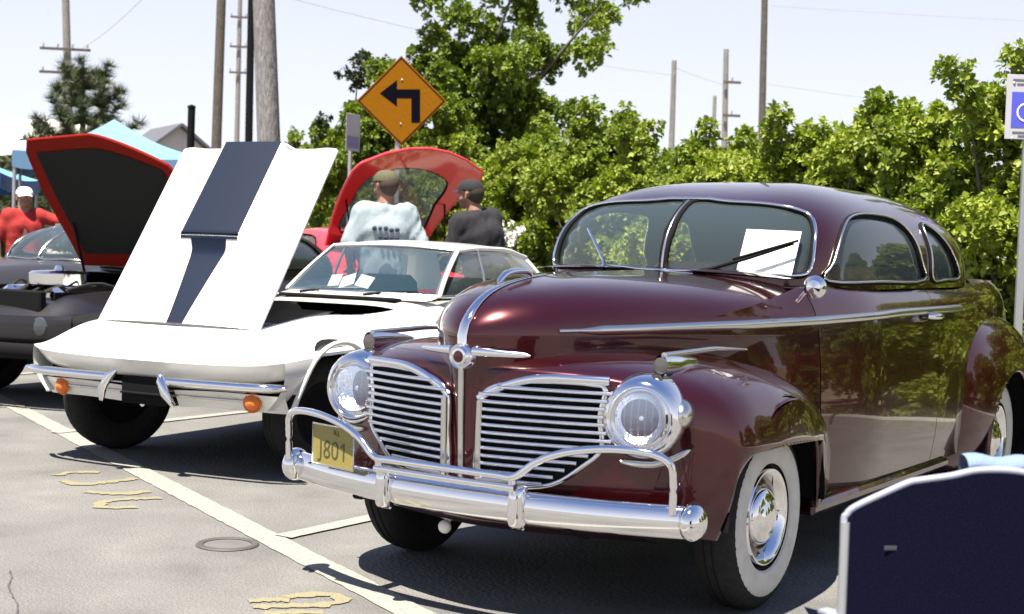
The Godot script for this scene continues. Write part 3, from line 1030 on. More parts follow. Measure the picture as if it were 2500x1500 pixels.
	for k in 2600:
		var p := lot(6.3 + pow(r.randf(), 0.7) * 1.3, r.randf_range(-6, 20))
		xf.append(sprig_xf(Vector3(p.x, 0.03, p.y), Vector3.UP, r, r.randf_range(0.05, 0.12)))
		cols.append(lin(0.06, 0.08, 0.02).lerp(lin(0.20, 0.19, 0.07), r.randf()))
	var wd := multi("weeds", M.sprig, xf, cols, M.leaf, self)
	tag(wd, "low weeds along the sandy strip under the shrubs", "weeds")

# ---------------------------------------------------------------- car helpers
class Dome:
	var y0 := 1.17
	var H := 0.49
	var zc := -1.8
	var b := 0.745
	var af := 1.15
	var ar := 1.45
	var n3 := [2.85, 2.6, 1.9]
	var m3 := [5.5, 4.0, 2.6]

	func l3(a: Array, f: float) -> float:
		var t := clampf(f / PI, 0.0, 1.0) * 2.0
		if t < 1.0:
			return lerpf(a[0], a[1], t * t * (3 - 2 * t))
		t -= 1.0
		return lerpf(a[1], a[2], t * t * (3 - 2 * t))

	func P(q: Vector2) -> Vector3:
		var f := q.x
		var n := l3(n3, absf(f)); var m := l3(m3, absf(f))
		var c := maxf(0.0, cos(q.y)); var s := maxf(0.0, sin(q.y))
		var rho := pow(pow(c, n) + pow(s, n), -1.0 / n)
		var cz := cos(f); var sx := sin(f)
		var a := af if cz > 0.0 else ar
		var r := pow(pow(absf(sx) / b, m) + pow(absf(cz) / a, m), -1.0 / m)
		return Vector3(sx * r * rho * c, y0 + H * rho * s, zc + cz * r * rho * c)

	func psi(f: float, y: float) -> float:
		var n := l3(n3, absf(f))
		var h := clampf((y - y0) / H, 0.0, 0.999)
		return atan2(h, pow(1.0 - pow(h, n), 1.0 / n))

	func zy(z: float, y: float) -> Vector2:
		var lo := 0.02; var hi := PI - 0.02
		for k in 26:
			var f := (lo + hi) * 0.5
			if P(Vector2(f, psi(f, y))).z > z: lo = f
			else: hi = f
		return Vector2(lo, psi(lo, y))

	func xy(x: float, y: float) -> Vector2:
		var lo := 0.0; var hi := PI * 0.5
		for k in 26:
			var f := (lo + hi) * 0.5
			if P(Vector2(f, psi(f, y))).x < x: lo = f
			else: hi = f
		return Vector2(lo, psi(lo, y))

	func loop_zy(pts: Array) -> PackedVector2Array:
		var o := PackedVector2Array()
		for p in pts: o.append(zy(p.x, p.y))
		return o

	func loop_xy(pts: Array) -> PackedVector2Array:
		var o := PackedVector2Array()
		for p in pts: o.append(xy(p.x, p.y))
		return o

	func outline(lp: PackedVector2Array, mir: float, push: float) -> Array:
		var o := []
		for q in lp:
			var p := P(q)
			var c := Vector3(0, p.y - 0.12, zc)
			var d := (p - c)
			d = d / Vector3(b, H, af)
			p += (d / Vector3(b, H, af)).normalized() * push
			o.append(Vector3(p.x * mir, p.y, p.z))
		return o

func V2(a: Array) -> Array:
	var o := []
	for k in range(0, a.size(), 2): o.append(Vector2(a[k], a[k + 1]))
	return o

# wheel: hub axis along +x * side; parts tyre, whitewall, rim, hubcap
func wheel(parent: Node3D, at: Vector3, side: float, steer: float, rad: float, wid: float, style: int, disc: Material) -> void:
	var w := Node3D.new()
	w.name = sub_name("wheel", parent)
	w.position = at
	w.rotation.y = steer
	parent.add_child(w, true)
	var xf := Transform3D(Basis(Vector3(0, 1, 0), Vector3(0, 0, 1) * 1.0, Vector3(1, 0, 0)), Vector3.ZERO)
	if side < 0: xf = Transform3D(Basis(Vector3(0, 0, 1), Vector3(0, 1, 0), Vector3(-1, 0, 0)), Vector3.ZERO)
	var h := wid * 0.5
	var k := rad / 0.36
	var mb := MB.new()
	mb.lathe([Vector2(0.185 * k, -h * 0.7), Vector2(0.235 * k, -h), Vector2(0.30 * k, -h * 1.02), Vector2(0.335 * k, -h * 0.86), Vector2(0.355 * k, -h * 0.62), Vector2(0.36 * k, -h * 0.25), Vector2(0.354 * k, -h * 0.22), Vector2(0.354 * k, -h * 0.16), Vector2(0.36 * k, -h * 0.13), Vector2(0.36 * k, h * 0.13), Vector2(0.354 * k, h * 0.16), Vector2(0.354 * k, h * 0.22), Vector2(0.36 * k, h * 0.25), Vector2(0.355 * k, h * 0.62), Vector2(0.335 * k, h * 0.86), Vector2(0.30 * k, h * 1.02), Vector2(0.235 * k, h), Vector2(0.19 * k, h * 0.7)], xf, 48)
	obj("tyre", mb, M.rubber, w)
	mb = MB.new()
	if style == 1:
		mb.lathe([Vector2(0.198, h * 0.94), Vector2(0.204, h * 1.04), Vector2(0.245, h * 1.09), Vector2(0.282, h * 1.06), Vector2(0.292, h * 1.01)], xf, 64)
		obj("whitewall", mb, M.whitewall, w)
		mb = MB.new()
		mb.lathe([Vector2(0.145, h * 0.55), Vector2(0.155, h * 0.80), Vector2(0.168, h * 0.95), Vector2(0.178, h * 0.97), Vector2(0.184, h * 0.86)], xf, 48)
		obj("trim_ring", mb, M.chrome, w)
		mb = MB.new()
		mb.lathe([Vector2(0.0, h * 0.5), Vector2(0.09, h * 0.52), Vector2(0.12, h * 0.68), Vector2(0.132, h * 0.62), Vector2(0.150, h * 0.55)], xf, 40)
		obj("wheel_disc", mb, disc, w)
		mb = MB.new()
		mb.lathe([Vector2(0.0, h * 1.18), Vector2(0.03, h * 1.16), Vector2(0.055, h * 1.06), Vector2(0.062, h * 0.98), Vector2(0.080, h * 0.96), Vector2(0.098, h * 0.84), Vector2(0.107, h * 0.68), Vector2(0.108, h * 0.55)], xf, 40)
		obj("hubcap", mb, M.chrome, w)
	else:
		mb.lathe([Vector2(0.0, h * 0.85), Vector2(0.04 * k, h * 0.83), Vector2(0.07 * k, h * 0.6), Vector2(0.15 * k, h * 0.5), Vector2(0.19 * k, h * 0.78), Vector2(0.205 * k, h * 0.84), Vector2(0.21 * k, h * 0.7)], xf, 40)
		obj("rim", mb, disc, w)
	mb = MB.new()
	mb.lathe([Vector2(0.0, -h * 0.3), Vector2(0.2 * k, -h * 0.3), Vector2(0.2 * k, -h * 0.7)], xf, 24)
	obj("brake_drum", mb, M.black, w)

# ---------------------------------------------------------------- maroon coupe
const FEND := [ # z, xi, xo, yt, ym, yl, xl, plan blend, n
	[0.0, 0.800, 0.05, 0.695, 0.868, 0.66, 0.40, 0.60, 1.0, 4.0],
	[0.10, 0.794, 0.06, 0.745, 0.886, 0.66, 0.37, 0.67, 1.0, 3.6],
	[0.20, 0.765, 0.08, 0.800, 0.905, 0.65, 0.35, 0.74, 0.97, 3.2],
	[0.32, 0.690, 0.12, 0.855, 0.928, 0.64, 0.34, 0.79, 0.80, 2.9],
	[0.45, 0.540, 0.20, 0.893, 0.945, 0.63, 0.33, 0.83, 0.45, 2.7],
	[0.57, 0.340, 0.30, 0.910, 0.950, 0.63, 0.33, 0.85, 0.15, 2.6],
	[0.68, 0.100, 0.40, 0.912, 0.938, 0.63, 0.33, 0.86, 0.0, 2.5],
	[0.80, -0.170, 0.46, 0.900, 0.905, 0.62, 0.33, 0.85, 0.0, 2.4],
	[0.90, -0.400, 0.50, 0.868, 0.835, 0.60, 0.31, 0.83, 0.0, 2.3],
	[1.0, -0.640, 0.52, 0.800, 0.70, 0.52, 0.31, 0.79, 0.0, 2.2]]

func plan(x: float) -> float:
	return 0.34 * pow(absf(x), 1.6)

func fender_pt(u: float, v: float) -> Vector3:
	var c := []
	for k in range(1, 10): c.append(keycols(FEND, u, k))
	var x: float; var y: float
	var zo: float = c[0] - plan(c[2]) * c[7]
	var yl: float = c[5]
	if absf(zo) < 0.425:
		yl = maxf(yl, 0.36 + sqrt(0.425 * 0.425 - zo * zo))
	if v < 0.6:
		var th := PI * 0.5 * (1.0 - v / 0.6)
		var n: float = c[8]
		var cc := maxf(0.0, cos(th)); var ss := maxf(0.0, sin(th))
		var rho := pow(pow(cc, n) + pow(ss, n), -1.0 / n)
		x = c[1] + (c[2] - c[1]) * rho * cc
		y = c[4] + (c[3] - c[4]) * rho * ss
	else:
		var t := (v - 0.6) / 0.4
		var ye := minf(yl, c[4])
		x = c[2] - (c[2] - c[6]) * t * t
		y = lerpf(c[4], ye, t)
		if yl > c[4]:
			y = lerpf(c[4], yl, t)
			x = c[2] - 0.012 * t * t
	return Vector3(x, y, c[0] - plan(x) * c[7])

const HOODW := [[-0.90, 0.775], [-0.65, 0.735], [-0.16, 0.600], [0.15, 0.485], [0.40, 0.385], [0.55, 0.305], [0.64, 0.25], [0.71, 0.19], [0.76, 0.135], [0.80, 0.075], [0.822, 0.028], [0.83, 0.0]]
const HOODH := [[-0.90, 1.226], [-0.65, 1.226], [0.05, 1.216], [0.32, 1.203], [0.55, 1.174], [0.66, 1.145], [0.73, 1.112], [0.77, 1.082], [0.805, 1.045], [0.822, 1.015], [0.83, 0.985]]

func hood_z(u: float) -> float:
	# denser towards the nose
	return lerpf(-0.72, 0.83, 1.0 - pow(1.0 - u, 1.9))

func hood_pt(u: float, v: float, mir: float) -> Vector3:
	var z := hood_z(u)
	var w := key(HOODW, z); var h := key(HOODH, z)
	var x: float; var y: float
	var yb := 1.0
	if v < 0.7:
		var th := PI * 0.5 * (1.0 - v / 0.7)
		var n := lerpf(2.6, 2.15, clampf((z - 0.2) / 0.5, 0, 1))
		var cc := maxf(0.0, cos(th)); var ss := maxf(0.0, sin(th))
		var rho := pow(pow(cc, n) + pow(ss, n), -1.0 / n)
		x = w * rho * cc
		y = yb + maxf(h - yb, 0.0) * rho * ss
	else:
		var t := (v - 0.7) / 0.3
		x = w * (1.0 - 0.05 * t)
		y = lerpf(yb, 0.80, t)
	# faint raised centre crease
	y += 0.004 * exp(-pow(x / 0.035, 2.0)) * clampf((0.8 - z) * 4.0, 0, 1)
	return Vector3(x * mir, y, z - 0.02 * maxf(0.0, (0.93 - y)) * 4.0 * clampf((z - 0.6) * 5.0, 0, 1))

const XB := [[-4.35, 0.30], [-4.2, 0.45], [-3.9, 0.60], [-3.5, 0.69], [-3.1, 0.745], [-2.6, 0.785], [-2.0, 0.805], [-1.2, 0.800], [-0.66, 0.735], [-0.40, 0.670], [-0.16, 0.592], [0.0, 0.535], [0.2, 0.455]]

func tub_pt(u: float, v: float, z0: float, z1: float, mir: float) -> Vector3:
	var z := lerpf(z0, z1, u)
	var xb := key(XB, z)
	var pro := [[0.33, -0.005], [0.36, 0.0], [0.50, 0.022], [0.70, 0.028], [0.85, 0.022], [1.0, 0.006], [1.05, -0.004], [1.08, -0.012], [1.12, -0.030], [1.155, -0.055], [1.185, -0.085]]
	var y := lerpf(0.33, 1.185, v)
	return Vector3((xb + key(pro, y) * smoothstep(-0.06, -0.5, z) + (0.0 if z < -0.6 else -0.004)) * mir, y, z)

func build_dodge() -> void:
	var t := thing("classic_coupe", "dark maroon 1940s coupe with chrome grille, whitewall tyres and paper behind the windshield", "car", Vector3(0.28831, 0, -5.77092), -0.584265)
	var mb: MB
	var paint = M.maroon
	# ---- hood
	mb = MB.new()
	for s: float in [1.0, -1.0]:
		mb.surf(func(u: float, v: float) -> Vector3: return hood_pt(u, v, s), 44, 26, Vector3(0, 0.9, 0.0))
	var hood := obj("hood", mb, paint, t)
	# chrome centre strip down the nose
	var pth := []
	for k in 26:
		var z := lerpf(0.30, 0.828, pow(k / 25.0, 0.6))
		pth.append(Vector3(0, key(HOODH, z) + 0.006, z + 0.004))
	pth.append(Vector3(0, 0.95, 0.832))
	var rr := []
	for k in pth.size():
		var q := float(k) / (pth.size() - 1)
		rr.append(lerpf(0.008, 0.021, q))
	mb = MB.new(); mb.tube(pth, rr, 10, false, Vector3(0, 0.6, 0.8), 0.5)
	obj("hood_spear", mb, M.chrome, hood)
	mb = MB.new()
	mb.tube(smooth_path([Vector3(0, 1.20, 0.40), Vector3(0, 1.222, 0.44), Vector3(0, 1.216, 0.56), Vector3(0, 1.18, 0.62)], 4), [0.004, 0.01, 0.014, 0.017, 0.018, 0.018, 0.018, 0.017, 0.016, 0.014, 0.012, 0.01, 0.006], 10, false, Vector3.UP, 0.8)
	obj("hood_ornament", mb, M.chrome, hood)
	# round badge with side wings
	mb = MB.new()
	mb.lathe([Vector2(0.0, 0.034), Vector2(0.03, 0.030), Vector2(0.038, 0.018), Vector2(0.044, 0.022), Vector2(0.049, 0.012), Vector2(0.051, -0.02)], Transform3D(Basis.IDENTITY, Vector3(0, 0.925, 0.822)), 28)
	obj("badge", mb, M.chrome, hood)
	mb = MB.new()
	mb.lathe([Vector2(0.0, 0.038), Vector2(0.018, 0.036), Vector2(0.022, 0.03)], Transform3D(Basis.IDENTITY, Vector3(0, 0.925, 0.822)), 20)
	obj("badge_centre", mb, M.maroon, hood)
	for s: float in [1.0, -1.0]:
		mb = MB.new()
		var wp := []
		var wr := []
		for k in 9:
			var q := k / 8.0
			var x := lerpf(0.045, 0.235, q)
			var z := 0.83 - 0.62 * pow(x, 1.35)
			wp.append(Vector3(x * s, 0.945 - 0.006 * q, z + 0.012))
			wr.append(lerpf(0.017, 0.010, q) if k < 8 else 0.004)
		mb.tube(wp, wr, 10, false, Vector3(0, 0, 1), 0.6)
		obj("badge_wing", mb, M.chrome, hood)
		# hood side moulding
		mb = MB.new()
		wp = []; wr = []
		for k in 40:
			var z := lerpf(0.62, -2.30, k / 39.0)
			var x := lerpf(key(HOODW, z) + 0.002, key(XB, z) + 0.006, smoothstep(-0.1, -0.6, z))
			wp.append(Vector3(x * s, 1.022 + 0.048 * clampf((0.62 - z) / 2.0, 0, 1), z))
			wr.append(0.019 if k > 1 else 0.008)
		mb.tube(wp, wr, 8, false, Vector3.UP, 1.0)
		obj("side_moulding", mb, M.dull_chrome, t)
	# ---- front panel with two grilles
	mb = MB.new()
	mb.surf(func(u: float, v: float) -> Vector3:
		var x := lerpf(-0.69, 0.69, u)
		var ax := absf(x)
		var n := 4.0
		var q := clampf((ax - 0.05) / 0.645, 0.0, 1.0)
		var yt := 0.66 + (0.868 - 0.66) * pow(maxf(0.0, 1.0 - pow(q, n)), 1.0 / n)
		var yb := 0.40
		if ax > 0.60:
			yb = 0.66 - 0.26 * sqrt(clampf((0.695 - ax) / 0.095, 0, 1))
		var y := lerpf(yb, yt, v)
		return Vector3(x, y, 0.80 - plan(x)), 64, 16, Vector3(0, 0.6, 0.0))
	# lower apron curling back under the bumper
	mb.surf(func(u: float, v: float) -> Vector3:
		var x := lerpf(-0.62, 0.62, u)
		return Vector3(x, 0.40 - 0.10 * sin(v * PI * 0.5), 0.80 - plan(x) - 0.12 * (1.0 - cos(v * PI * 0.5)) - 0.04 * v), 30, 8, Vector3(0, 0.6, 0.2))
	var fp := obj("front_panel", mb, paint, t)
	# prow under the badge
	mb = MB.new()
	mb.surf(func(u: float, v: float) -> Vector3:
		var a := lerpf(-1.0, 1.0, u)
		var y := lerpf(0.46, 0.99, v)
		var w := lerpf(0.055, 0.11, pow(v, 1.5))
		return Vector3(a * w, y, 0.83 - 0.045 * a * a - 0.022 * (1.0 - v)), 10, 14, Vector3(0, 0.7, 0.5))
	obj("prow", mb, paint, fp)
	mb = MB.new(); mb.tube([Vector3(0, 0.89, 0.832), Vector3(0, 0.7, 0.825), Vector3(0, 0.50, 0.815)], 0.012, 8, false, Vector3.BACK, 0.9)
	obj("centre_bar", mb, M.dull_chrome, fp)
	for s: float in [1.0, -1.0]:
		var gl := smooth_path(V2([0.066, 0.50, 0.066, 0.66, 0.068, 0.775, 0.11, 0.822, 0.20, 0.848, 0.34, 0.858, 0.46, 0.856, 0.505, 0.84, 0.49, 0.745, 0.50, 0.64, 0.44, 0.575, 0.34, 0.505, 0.20, 0.485]), 4, true)
		var gp := to2(gl)
		mb = MB.new()
		mb.patch(func(q: Vector2) -> Vector3: return Vector3(q.x, q.y, 0.806 - plan(q.x)), gp, [], 0.035, Vector3(0.3, 0.6, 0), s)
		var gr := obj("grille_opening", mb, M.black, fp)
		mb = MB.new()
		var ring := []
		for q in gl: ring.append(Vector3(q.x * s, q.y, 0.812 - plan(q.x)))
		mb.tube(ring, 0.010, 8, true, Vector3.BACK, 1.2)
		obj("grille_surround", mb, M.chrome, gr)
		mb = MB.new(); mb.tube([Vector3(0.074 * s, 0.50, 0.818), Vector3(0.074 * s, 0.66, 0.822), Vector3(0.076 * s, 0.775, 0.822)], 0.013, 8, false, Vector3.BACK, 0.9)
		obj("inner_trim", mb, M.dull_chrome, gr)
		# heavy chrome brow over the grille
		mb = MB.new()
		var br := []
		for k in 19:
			var q := k / 18.0
			var x := lerpf(0.064, 0.52, q)
			br.append(Vector3(x * s, 0.782 + 0.088 * pow(sin(PI * 0.5 * minf(1.0, q * 1.6)), 0.8), 0.815 - plan(x)))
		mb.tube(br, 0.016, 10, false, Vector3.BACK, 0.8)
		obj("grille_brow", mb, M.chrome, gr)
		for k in 13:
			var y := 0.504 + k * 0.0270
			var x0 := 0.068; var x1 := 0.515
			if y < 0.66: x1 = minf(x1, 0.31 + (y - 0.505) * 1.42)
			else: x1 = 0.635 - sqrt(maxf(0.0, 0.0169 - pow(y - 0.748, 2.0)))
			if y > 0.80: x0 = 0.068 + (y - 0.80) * 2.6
			mb = MB.new()
			var bp := []
			for j in 13:
				var x := lerpf(x0, x1, j / 12.0)
				bp.append(Vector3(x * s, y, 0.818 - plan(x)))
			mb.tube(bp, 0.0082, 8, false, Vector3.BACK, 1.6)
			obj("grille_bar", mb, M.chrome, gr)
	# ---- front fenders
	for s: float in [1.0, -1.0]:
		mb = MB.new()
		mb.surf(func(u: float, v: float) -> Vector3:
			var p := fender_pt(u, v)
			return Vector3(p.x * s, p.y, p.z), 64, 40, Vector3(0.4 * s, 0.6, 0.1))
		var f := obj("front_fender", mb, paint, t)
		# arch lip
		mb = MB.new()
		var lip := []
		for k in 25:
			var a := lerpf(0.0, PI + 0.02, k / 24.0)
			lip.append(Vector3((0.895 - 0.05 * pow(absf(cos(a)), 2.0)) * s - 0.012 * s, 0.36 + sin(a) * 0.425, cos(a) * 0.425))
		mb.tube(lip, 0.010, 6)
		obj("arch_lip", mb, paint, f)
		# dark wheel-house
		mb = MB.new()
		mb.surf(func(u: float, v: float) -> Vector3:
			var a := lerpf(0.0, PI, u)
			return Vector3(lerpf(0.40, 0.86, v) * s, 0.36 + sin(a) * 0.44, cos(a) * 0.44), 24, 2, Vector3(0.6 * s, 2.0, 0))
		mb.box(Vector3(0.42 * s, 0.62, 0.0), Vector3(0.02, 0.48, 0.88))
		obj("wheel_house", mb, M.black, f)
		# headlight
		var hl := Node3D.new(); hl.name = sub_name("headlight", t); t.add_child(hl, true)
		hl.position = Vector3(0.618 * s, 0.750, 0.64); hl.scale = Vector3.ONE * 0.92; hl.rotation.y = 0.26 if s > 0.0 else 0.06
		var I3 := Transform3D.IDENTITY
		mb = MB.new()
		mb.lathe([Vector2(0.165, -0.10), Vector2(0.160, -0.03), Vector2(0.148, 0.02), Vector2(0.134, 0.040), Vector2(0.120, 0.046), Vector2(0.112, 0.040), Vector2(0.108, 0.026), Vector2(0.098, 0.030), Vector2(0.094, 0.038)], I3, 44)
		obj("bezel", mb, M.chrome, hl)
		mb = MB.new()
		mb.lathe([Vector2(0.0, -0.03), Vector2(0.03, -0.026), Vector2(0.065, -0.005), Vector2(0.095, 0.036)], I3, 32)
		obj("reflector", mb, M.reflector, hl)
		mb = MB.new(); mb.ball(Vector3(0, 0, 0.0), Vector3(0.013, 0.013, 0.02), 10, 8)
		obj("bulb", mb, M.chrome, hl)
		mb = MB.new()
		mb.lathe([Vector2(0.0, 0.068), Vector2(0.03, 0.066), Vector2(0.055, 0.060), Vector2(0.08, 0.048), Vector2(0.095, 0.038)], I3, 36)
		obj("lens", mb, M.lens, hl)
		mb = MB.new()
		for k in 7:
			var x := -0.078 + k * 0.026
			var hgt := sqrt(0.090 * 0.090 - x * x)
			mb.tube([Vector3(x, -hgt, 0.044), Vector3(x, 0, 0.067 - 2.6 * x * x), Vector3(x, hgt, 0.044)], 0.0007, 4)
		obj("lens_flutes", mb, M.lens, hl)
		# side lamp pod beside the headlight, and lower trim
		mb = MB.new(); mb.ball(Vector3(0.715 * s, 0.765, 0.545), Vector3(0.050, 0.058, 0.095), 16, 12, Basis(Vector3.UP, 0.5 * s))
		obj("side_lamp", mb, M.dull_chrome, f)
		mb = MB.new()
		mb.tube(smooth_path([Vector3(0.56 * s, 0.60, 0.675), Vector3(0.66 * s, 0.595, 0.63), Vector3(0.745 * s, 0.635, 0.575), Vector3(0.80 * s, 0.70, 0.50)], 4), [0.006, 0.010, 0.013, 0.014, 0.014, 0.014, 0.014, 0.013, 0.012, 0.010, 0.008, 0.007, 0.005], 8)
		obj("lamp_trim", mb, M.dull_chrome, f)
		# parking light on the crown of the fender with a chrome spear behind
		mb = MB.new()
		mb.surf(func(u: float, v: float) -> Vector3:
			var r := 0.033 * pow(sin(PI * lerpf(0.5, 1.0, u)), 0.6)
			var a := v * TAU
			return Vector3((0.640 + cos(a) * r * 0.8) * s, 0.924 + sin(a) * r * 1.15, 0.56 - u * 0.30), 14, 20, Vector3(0.665 * s, 0.945, 0.42))
		var pl := obj("parking_light", mb, M.chrome, f)
		mb = MB.new(); mb.lathe([Vector2(0, 0.008), Vector2(0.018, 0.006), Vector2(0.029, 0.0)], Transform3D(Basis.IDENTITY, Vector3(0.640 * s, 0.924, 0.559)), 20)
		obj("lens", mb, smat(lin(0.10, 0.095, 0.09), 0.25, 0.5), pl)
		mb = MB.new(); mb.tube([Vector3(0.642 * s, 0.958, 0.54), Vector3(0.655 * s, 0.966, 0.18), Vector3(0.676 * s, 0.955, -0.06)], [0.012, 0.010, 0.004], 8)
		obj("spear", mb, M.dull_chrome, pl)
	# ---- body sides, doors, rear
	for s: float in [1.0, -1.0]:
		mb = MB.new()
		mb.surf(func(u: float, v: float) -> Vector3: return tub_pt(u, v * (1.0 - 0.18 * (1.0 - u)), 0.16, -0.62, s), 14, 34, Vector3(0, 0.8, -1.5))
		obj("cowl_side", mb, paint, t)
		mb = MB.new()
		mb.surf(func(u: float, v: float) -> Vector3: return tub_pt(u, v, -0.626, -1.93, s), 26, 34, Vector3(0, 0.8, -1.5))
		var door := obj("door", mb, paint, t)
		mb = MB.new()
		mb.surf(func(u: float, v: float) -> Vector3: return tub_pt(u, v, -1.936, -4.32, s), 44, 34, Vector3(0, 0.8, -1.5))
		obj("quarter_panel", mb, paint, t)
		mb = MB.new()
		mb.tube([Vector3(0.822 * s, 1.045, -1.76), Vector3(0.850 * s, 1.045, -1.77), Vector3(0.852 * s, 1.043, -1.84), Vector3(0.845 * s, 1.04, -1.91)], [0.014, 0.016, 0.015, 0.009], 8)
		obj("handle", mb, M.chrome, door)
		mb = MB.new()
		for zz in [-0.98, -1.76]:
			mb.tube([Vector3(0.79 * s, 0.315, zz + 0.34), Vector3(0.79 * s, 0.315, zz)], 0.03, 8)
		mb.box(Vector3(0.775 * s, 0.315, -1.3), Vector3(0.10, 0.05, 1.75), Basis.IDENTITY, 0.015)
		obj("rocker_sill", mb, paint, t)
		if s < 0.0: continue
		# mirror on the cowl
		mb = MB.new()
		mb.tube([Vector3(0.70 * s, 1.13, -0.47), Vector3(0.75 * s, 1.18, -0.45)], 0.008, 6)
		mb.lathe([Vector2(0.0, -0.04), Vector2(0.028, -0.033), Vector2(0.043, -0.010), Vector2(0.046, 0.0), Vector2(0.040, 0.004), Vector2(0.0, 0.006)], Transform3D(Basis(Vector3.UP, PI + 0.2 * s), Vector3(0.78 * s, 1.19, -0.45)), 24)
		obj("mirror", mb, M.chrome, t)
	# trunk
	mb = MB.new()
	mb.surf(func(u: float, v: float) -> Vector3:
		var z := lerpf(-2.75, -4.42, u)
		var yt := key([[-4.42, 0.42], [-4.38, 0.62], [-4.25, 0.86], [-4.0, 1.05], [-3.6, 1.20], [-3.2, 1.28], [-2.75, 1.22]], z)
		var w := key(XB, maxf(z, -4.35)) - 0.015
		var a := lerpf(-PI * 0.5, PI * 0.5, v)
		var n := 2.7
		var cc := maxf(0.0, cos(a)); var ss := absf(sin(a))
		var rho := pow(pow(cc, n) + pow(ss, n), -1.0 / n)
		return Vector3(w * rho * ss * signf(a), 0.42 + (yt - 0.42) * rho * cc, z), 28, 32, Vector3(0, 0.5, -3.0))
	obj("trunk_lid", mb, paint, t)
	# underside and inner body so that nothing is see-through below the windows
	mb = MB.new()
	mb.box(Vector3(0, 0.34, -2.15), Vector3(1.50, 0.05, 4.1), Basis.IDENTITY, 0.0)
	mb.box(Vector3(0, 0.40, 0.15), Vector3(0.80, 0.20, 0.9))
	mb.box(Vector3(0, 0.62, -0.60), Vector3(1.28, 0.9, 0.04))
	obj("floor_pan", mb, M.black, t)
	mb = MB.new()
	mb.tube([Vector3(-0.72, 0.3, 0.0), Vector3(0.72, 0.3, 0.0)], 0.035, 10)
	mb.tube([Vector3(-0.72, 0.34, -3.035), Vector3(0.72, 0.34, -3.035)], 0.045, 10)
	mb.ball(Vector3(0, 0.32, -3.035), Vector3(0.14, 0.14, 0.16))
	obj("axle", mb, M.black, t)
	mb = MB.new(); mb.ball(Vector3(-0.262, 0.245, 0.54), Vector3(0.028, 0.026, 0.02), 10, 8)
	mb.tube([Vector3(-0.262, 0.255, 0.53), Vector3(-0.262, 0.36, 0.45)], 0.012, 6)
	obj("tow_hook", mb, M.paper, t)
	# ---- rear fenders
	for s: float in [1.0, -1.0]:
		mb = MB.new()
		var fn := func(u: float, v: float) -> Vector3:
			var a := lerpf(0.0, PI, u); var b := lerpf(-0.62, PI * 0.5, v)
			var d := Vector3(cos(b) * sin(a), sin(b), cos(b) * cos(a))
			var n := 2.35
			var c := Vector3(0.34, 0.44 if d.y > 0 else 0.5, 0.78 if d.z > 0 else 0.92)
			var r := pow(pow(absf(d.x) / c.x, n) + pow(absf(d.y) / c.y, n) + pow(absf(d.z) / c.z, n), -1.0 / n)
			var p := d * r
			return Vector3((0.585 + p.x) * s, 0.60 + p.y, -2.99 + p.z)
		mb.surf(fn, 60, 44, Vector3(0.5 * s, 0.6, -3.0), func(p: Vector3): return Vector2(p.z + 3.035, p.y - 0.33).length() > 0.40)
		var rf := obj("rear_fender", mb, paint, t)
		mb = MB.new()
		var lip := []
		for k in 25:
			var a := lerpf(-0.15, PI + 0.15, k / 24.0)
			lip.append(Vector3((0.905 - 0.02 * pow(absf(cos(a)), 2.0)) * s, 0.33 + sin(a) * 0.40, -3.035 + cos(a) * 0.40))
		mb.tube(lip, 0.016, 7)
		obj("arch_lip", mb, paint, rf)
		mb = MB.new()
		mb.surf(func(u: float, v: float) -> Vector3:
			var a := lerpf(-0.5, PI + 0.5, u)
			return Vector3(lerpf(0.45, 0.885, v) * s, 0.33 + sin(a) * 0.42, -3.035 + cos(a) * 0.42), 24, 2, Vector3(0.6 * s, 2.0, -3))
		mb.box(Vector3(0.46 * s, 0.5, -3.035), Vector3(0.02, 0.7, 0.95))
		obj("wheel_house", mb, M.black, rf)
	# ---- greenhouse
	var D := Dome.new()
	D.zc = -1.95; D.af = 1.30; D.ar = 1.34; D.n3 = [2.85, 2.7, 2.4]
	var ws := D.loop_xy(smooth_path(V2([0.014, 1.235, 0.25, 1.234, 0.48, 1.225, 0.590, 1.225, 0.622, 1.255, 0.622, 1.34, 0.598, 1.43, 0.538, 1.492, 0.40, 1.522, 0.2, 1.532, 0.014, 1.535, 0.014, 1.40]), 4, true))
	for k in ws.size(): ws[k] = Vector2(maxf(ws[k].x, 0.007), ws[k].y)
	var dw := D.loop_zy(smooth_path(V2([-0.86, 1.205, -0.89, 1.28, -0.98, 1.39, -1.11, 1.465, -1.27, 1.497, -1.50, 1.503, -1.72, 1.487, -1.82, 1.42, -1.865, 1.30, -1.88, 1.205, -1.3, 1.203]), 4, true))
	var qw := D.loop_zy(smooth_path(V2([-2.03, 1.21, -2.03, 1.34, -2.06, 1.46, -2.16, 1.475, -2.28, 1.43, -2.40, 1.335, -2.48, 1.22, -2.25, 1.207]), 4, true))
	var rw := D.loop_zy([Vector2(-2.90, 1.33), Vector2(-2.92, 1.25)])
	mb = MB.new()
	var outer := to2([Vector2(0, 0), Vector2(PI, 0), Vector2(PI, PI * 0.5), Vector2(0, PI * 0.5)])
	for s: float in [1.0, -1.0]:
		mb.patch(D.P, outer, [ws, dw, qw], 0.062, Vector3(0, 1.2, -1.8), s)
	var roof := obj("roof", mb, paint, t)
	# headliner, a slightly smaller dark shell
	var D2 := Dome.new(); D2.H = D.H - 0.03; D2.b = D.b - 0.02; D2.af = D.af - 0.03; D2.ar = D.ar - 0.03; D2.zc = D.zc; D2.n3 = D.n3
	mb = MB.new()
	mb.surf(func(u: float, v: float) -> Vector3: return D2.P(Vector2(lerpf(-PI, PI, u), lerpf(0.98, PI * 0.5, v))), 40, 8, Vector3(0, 1.2, -1.8))
	obj("headliner", mb, M.dark_cloth, roof)
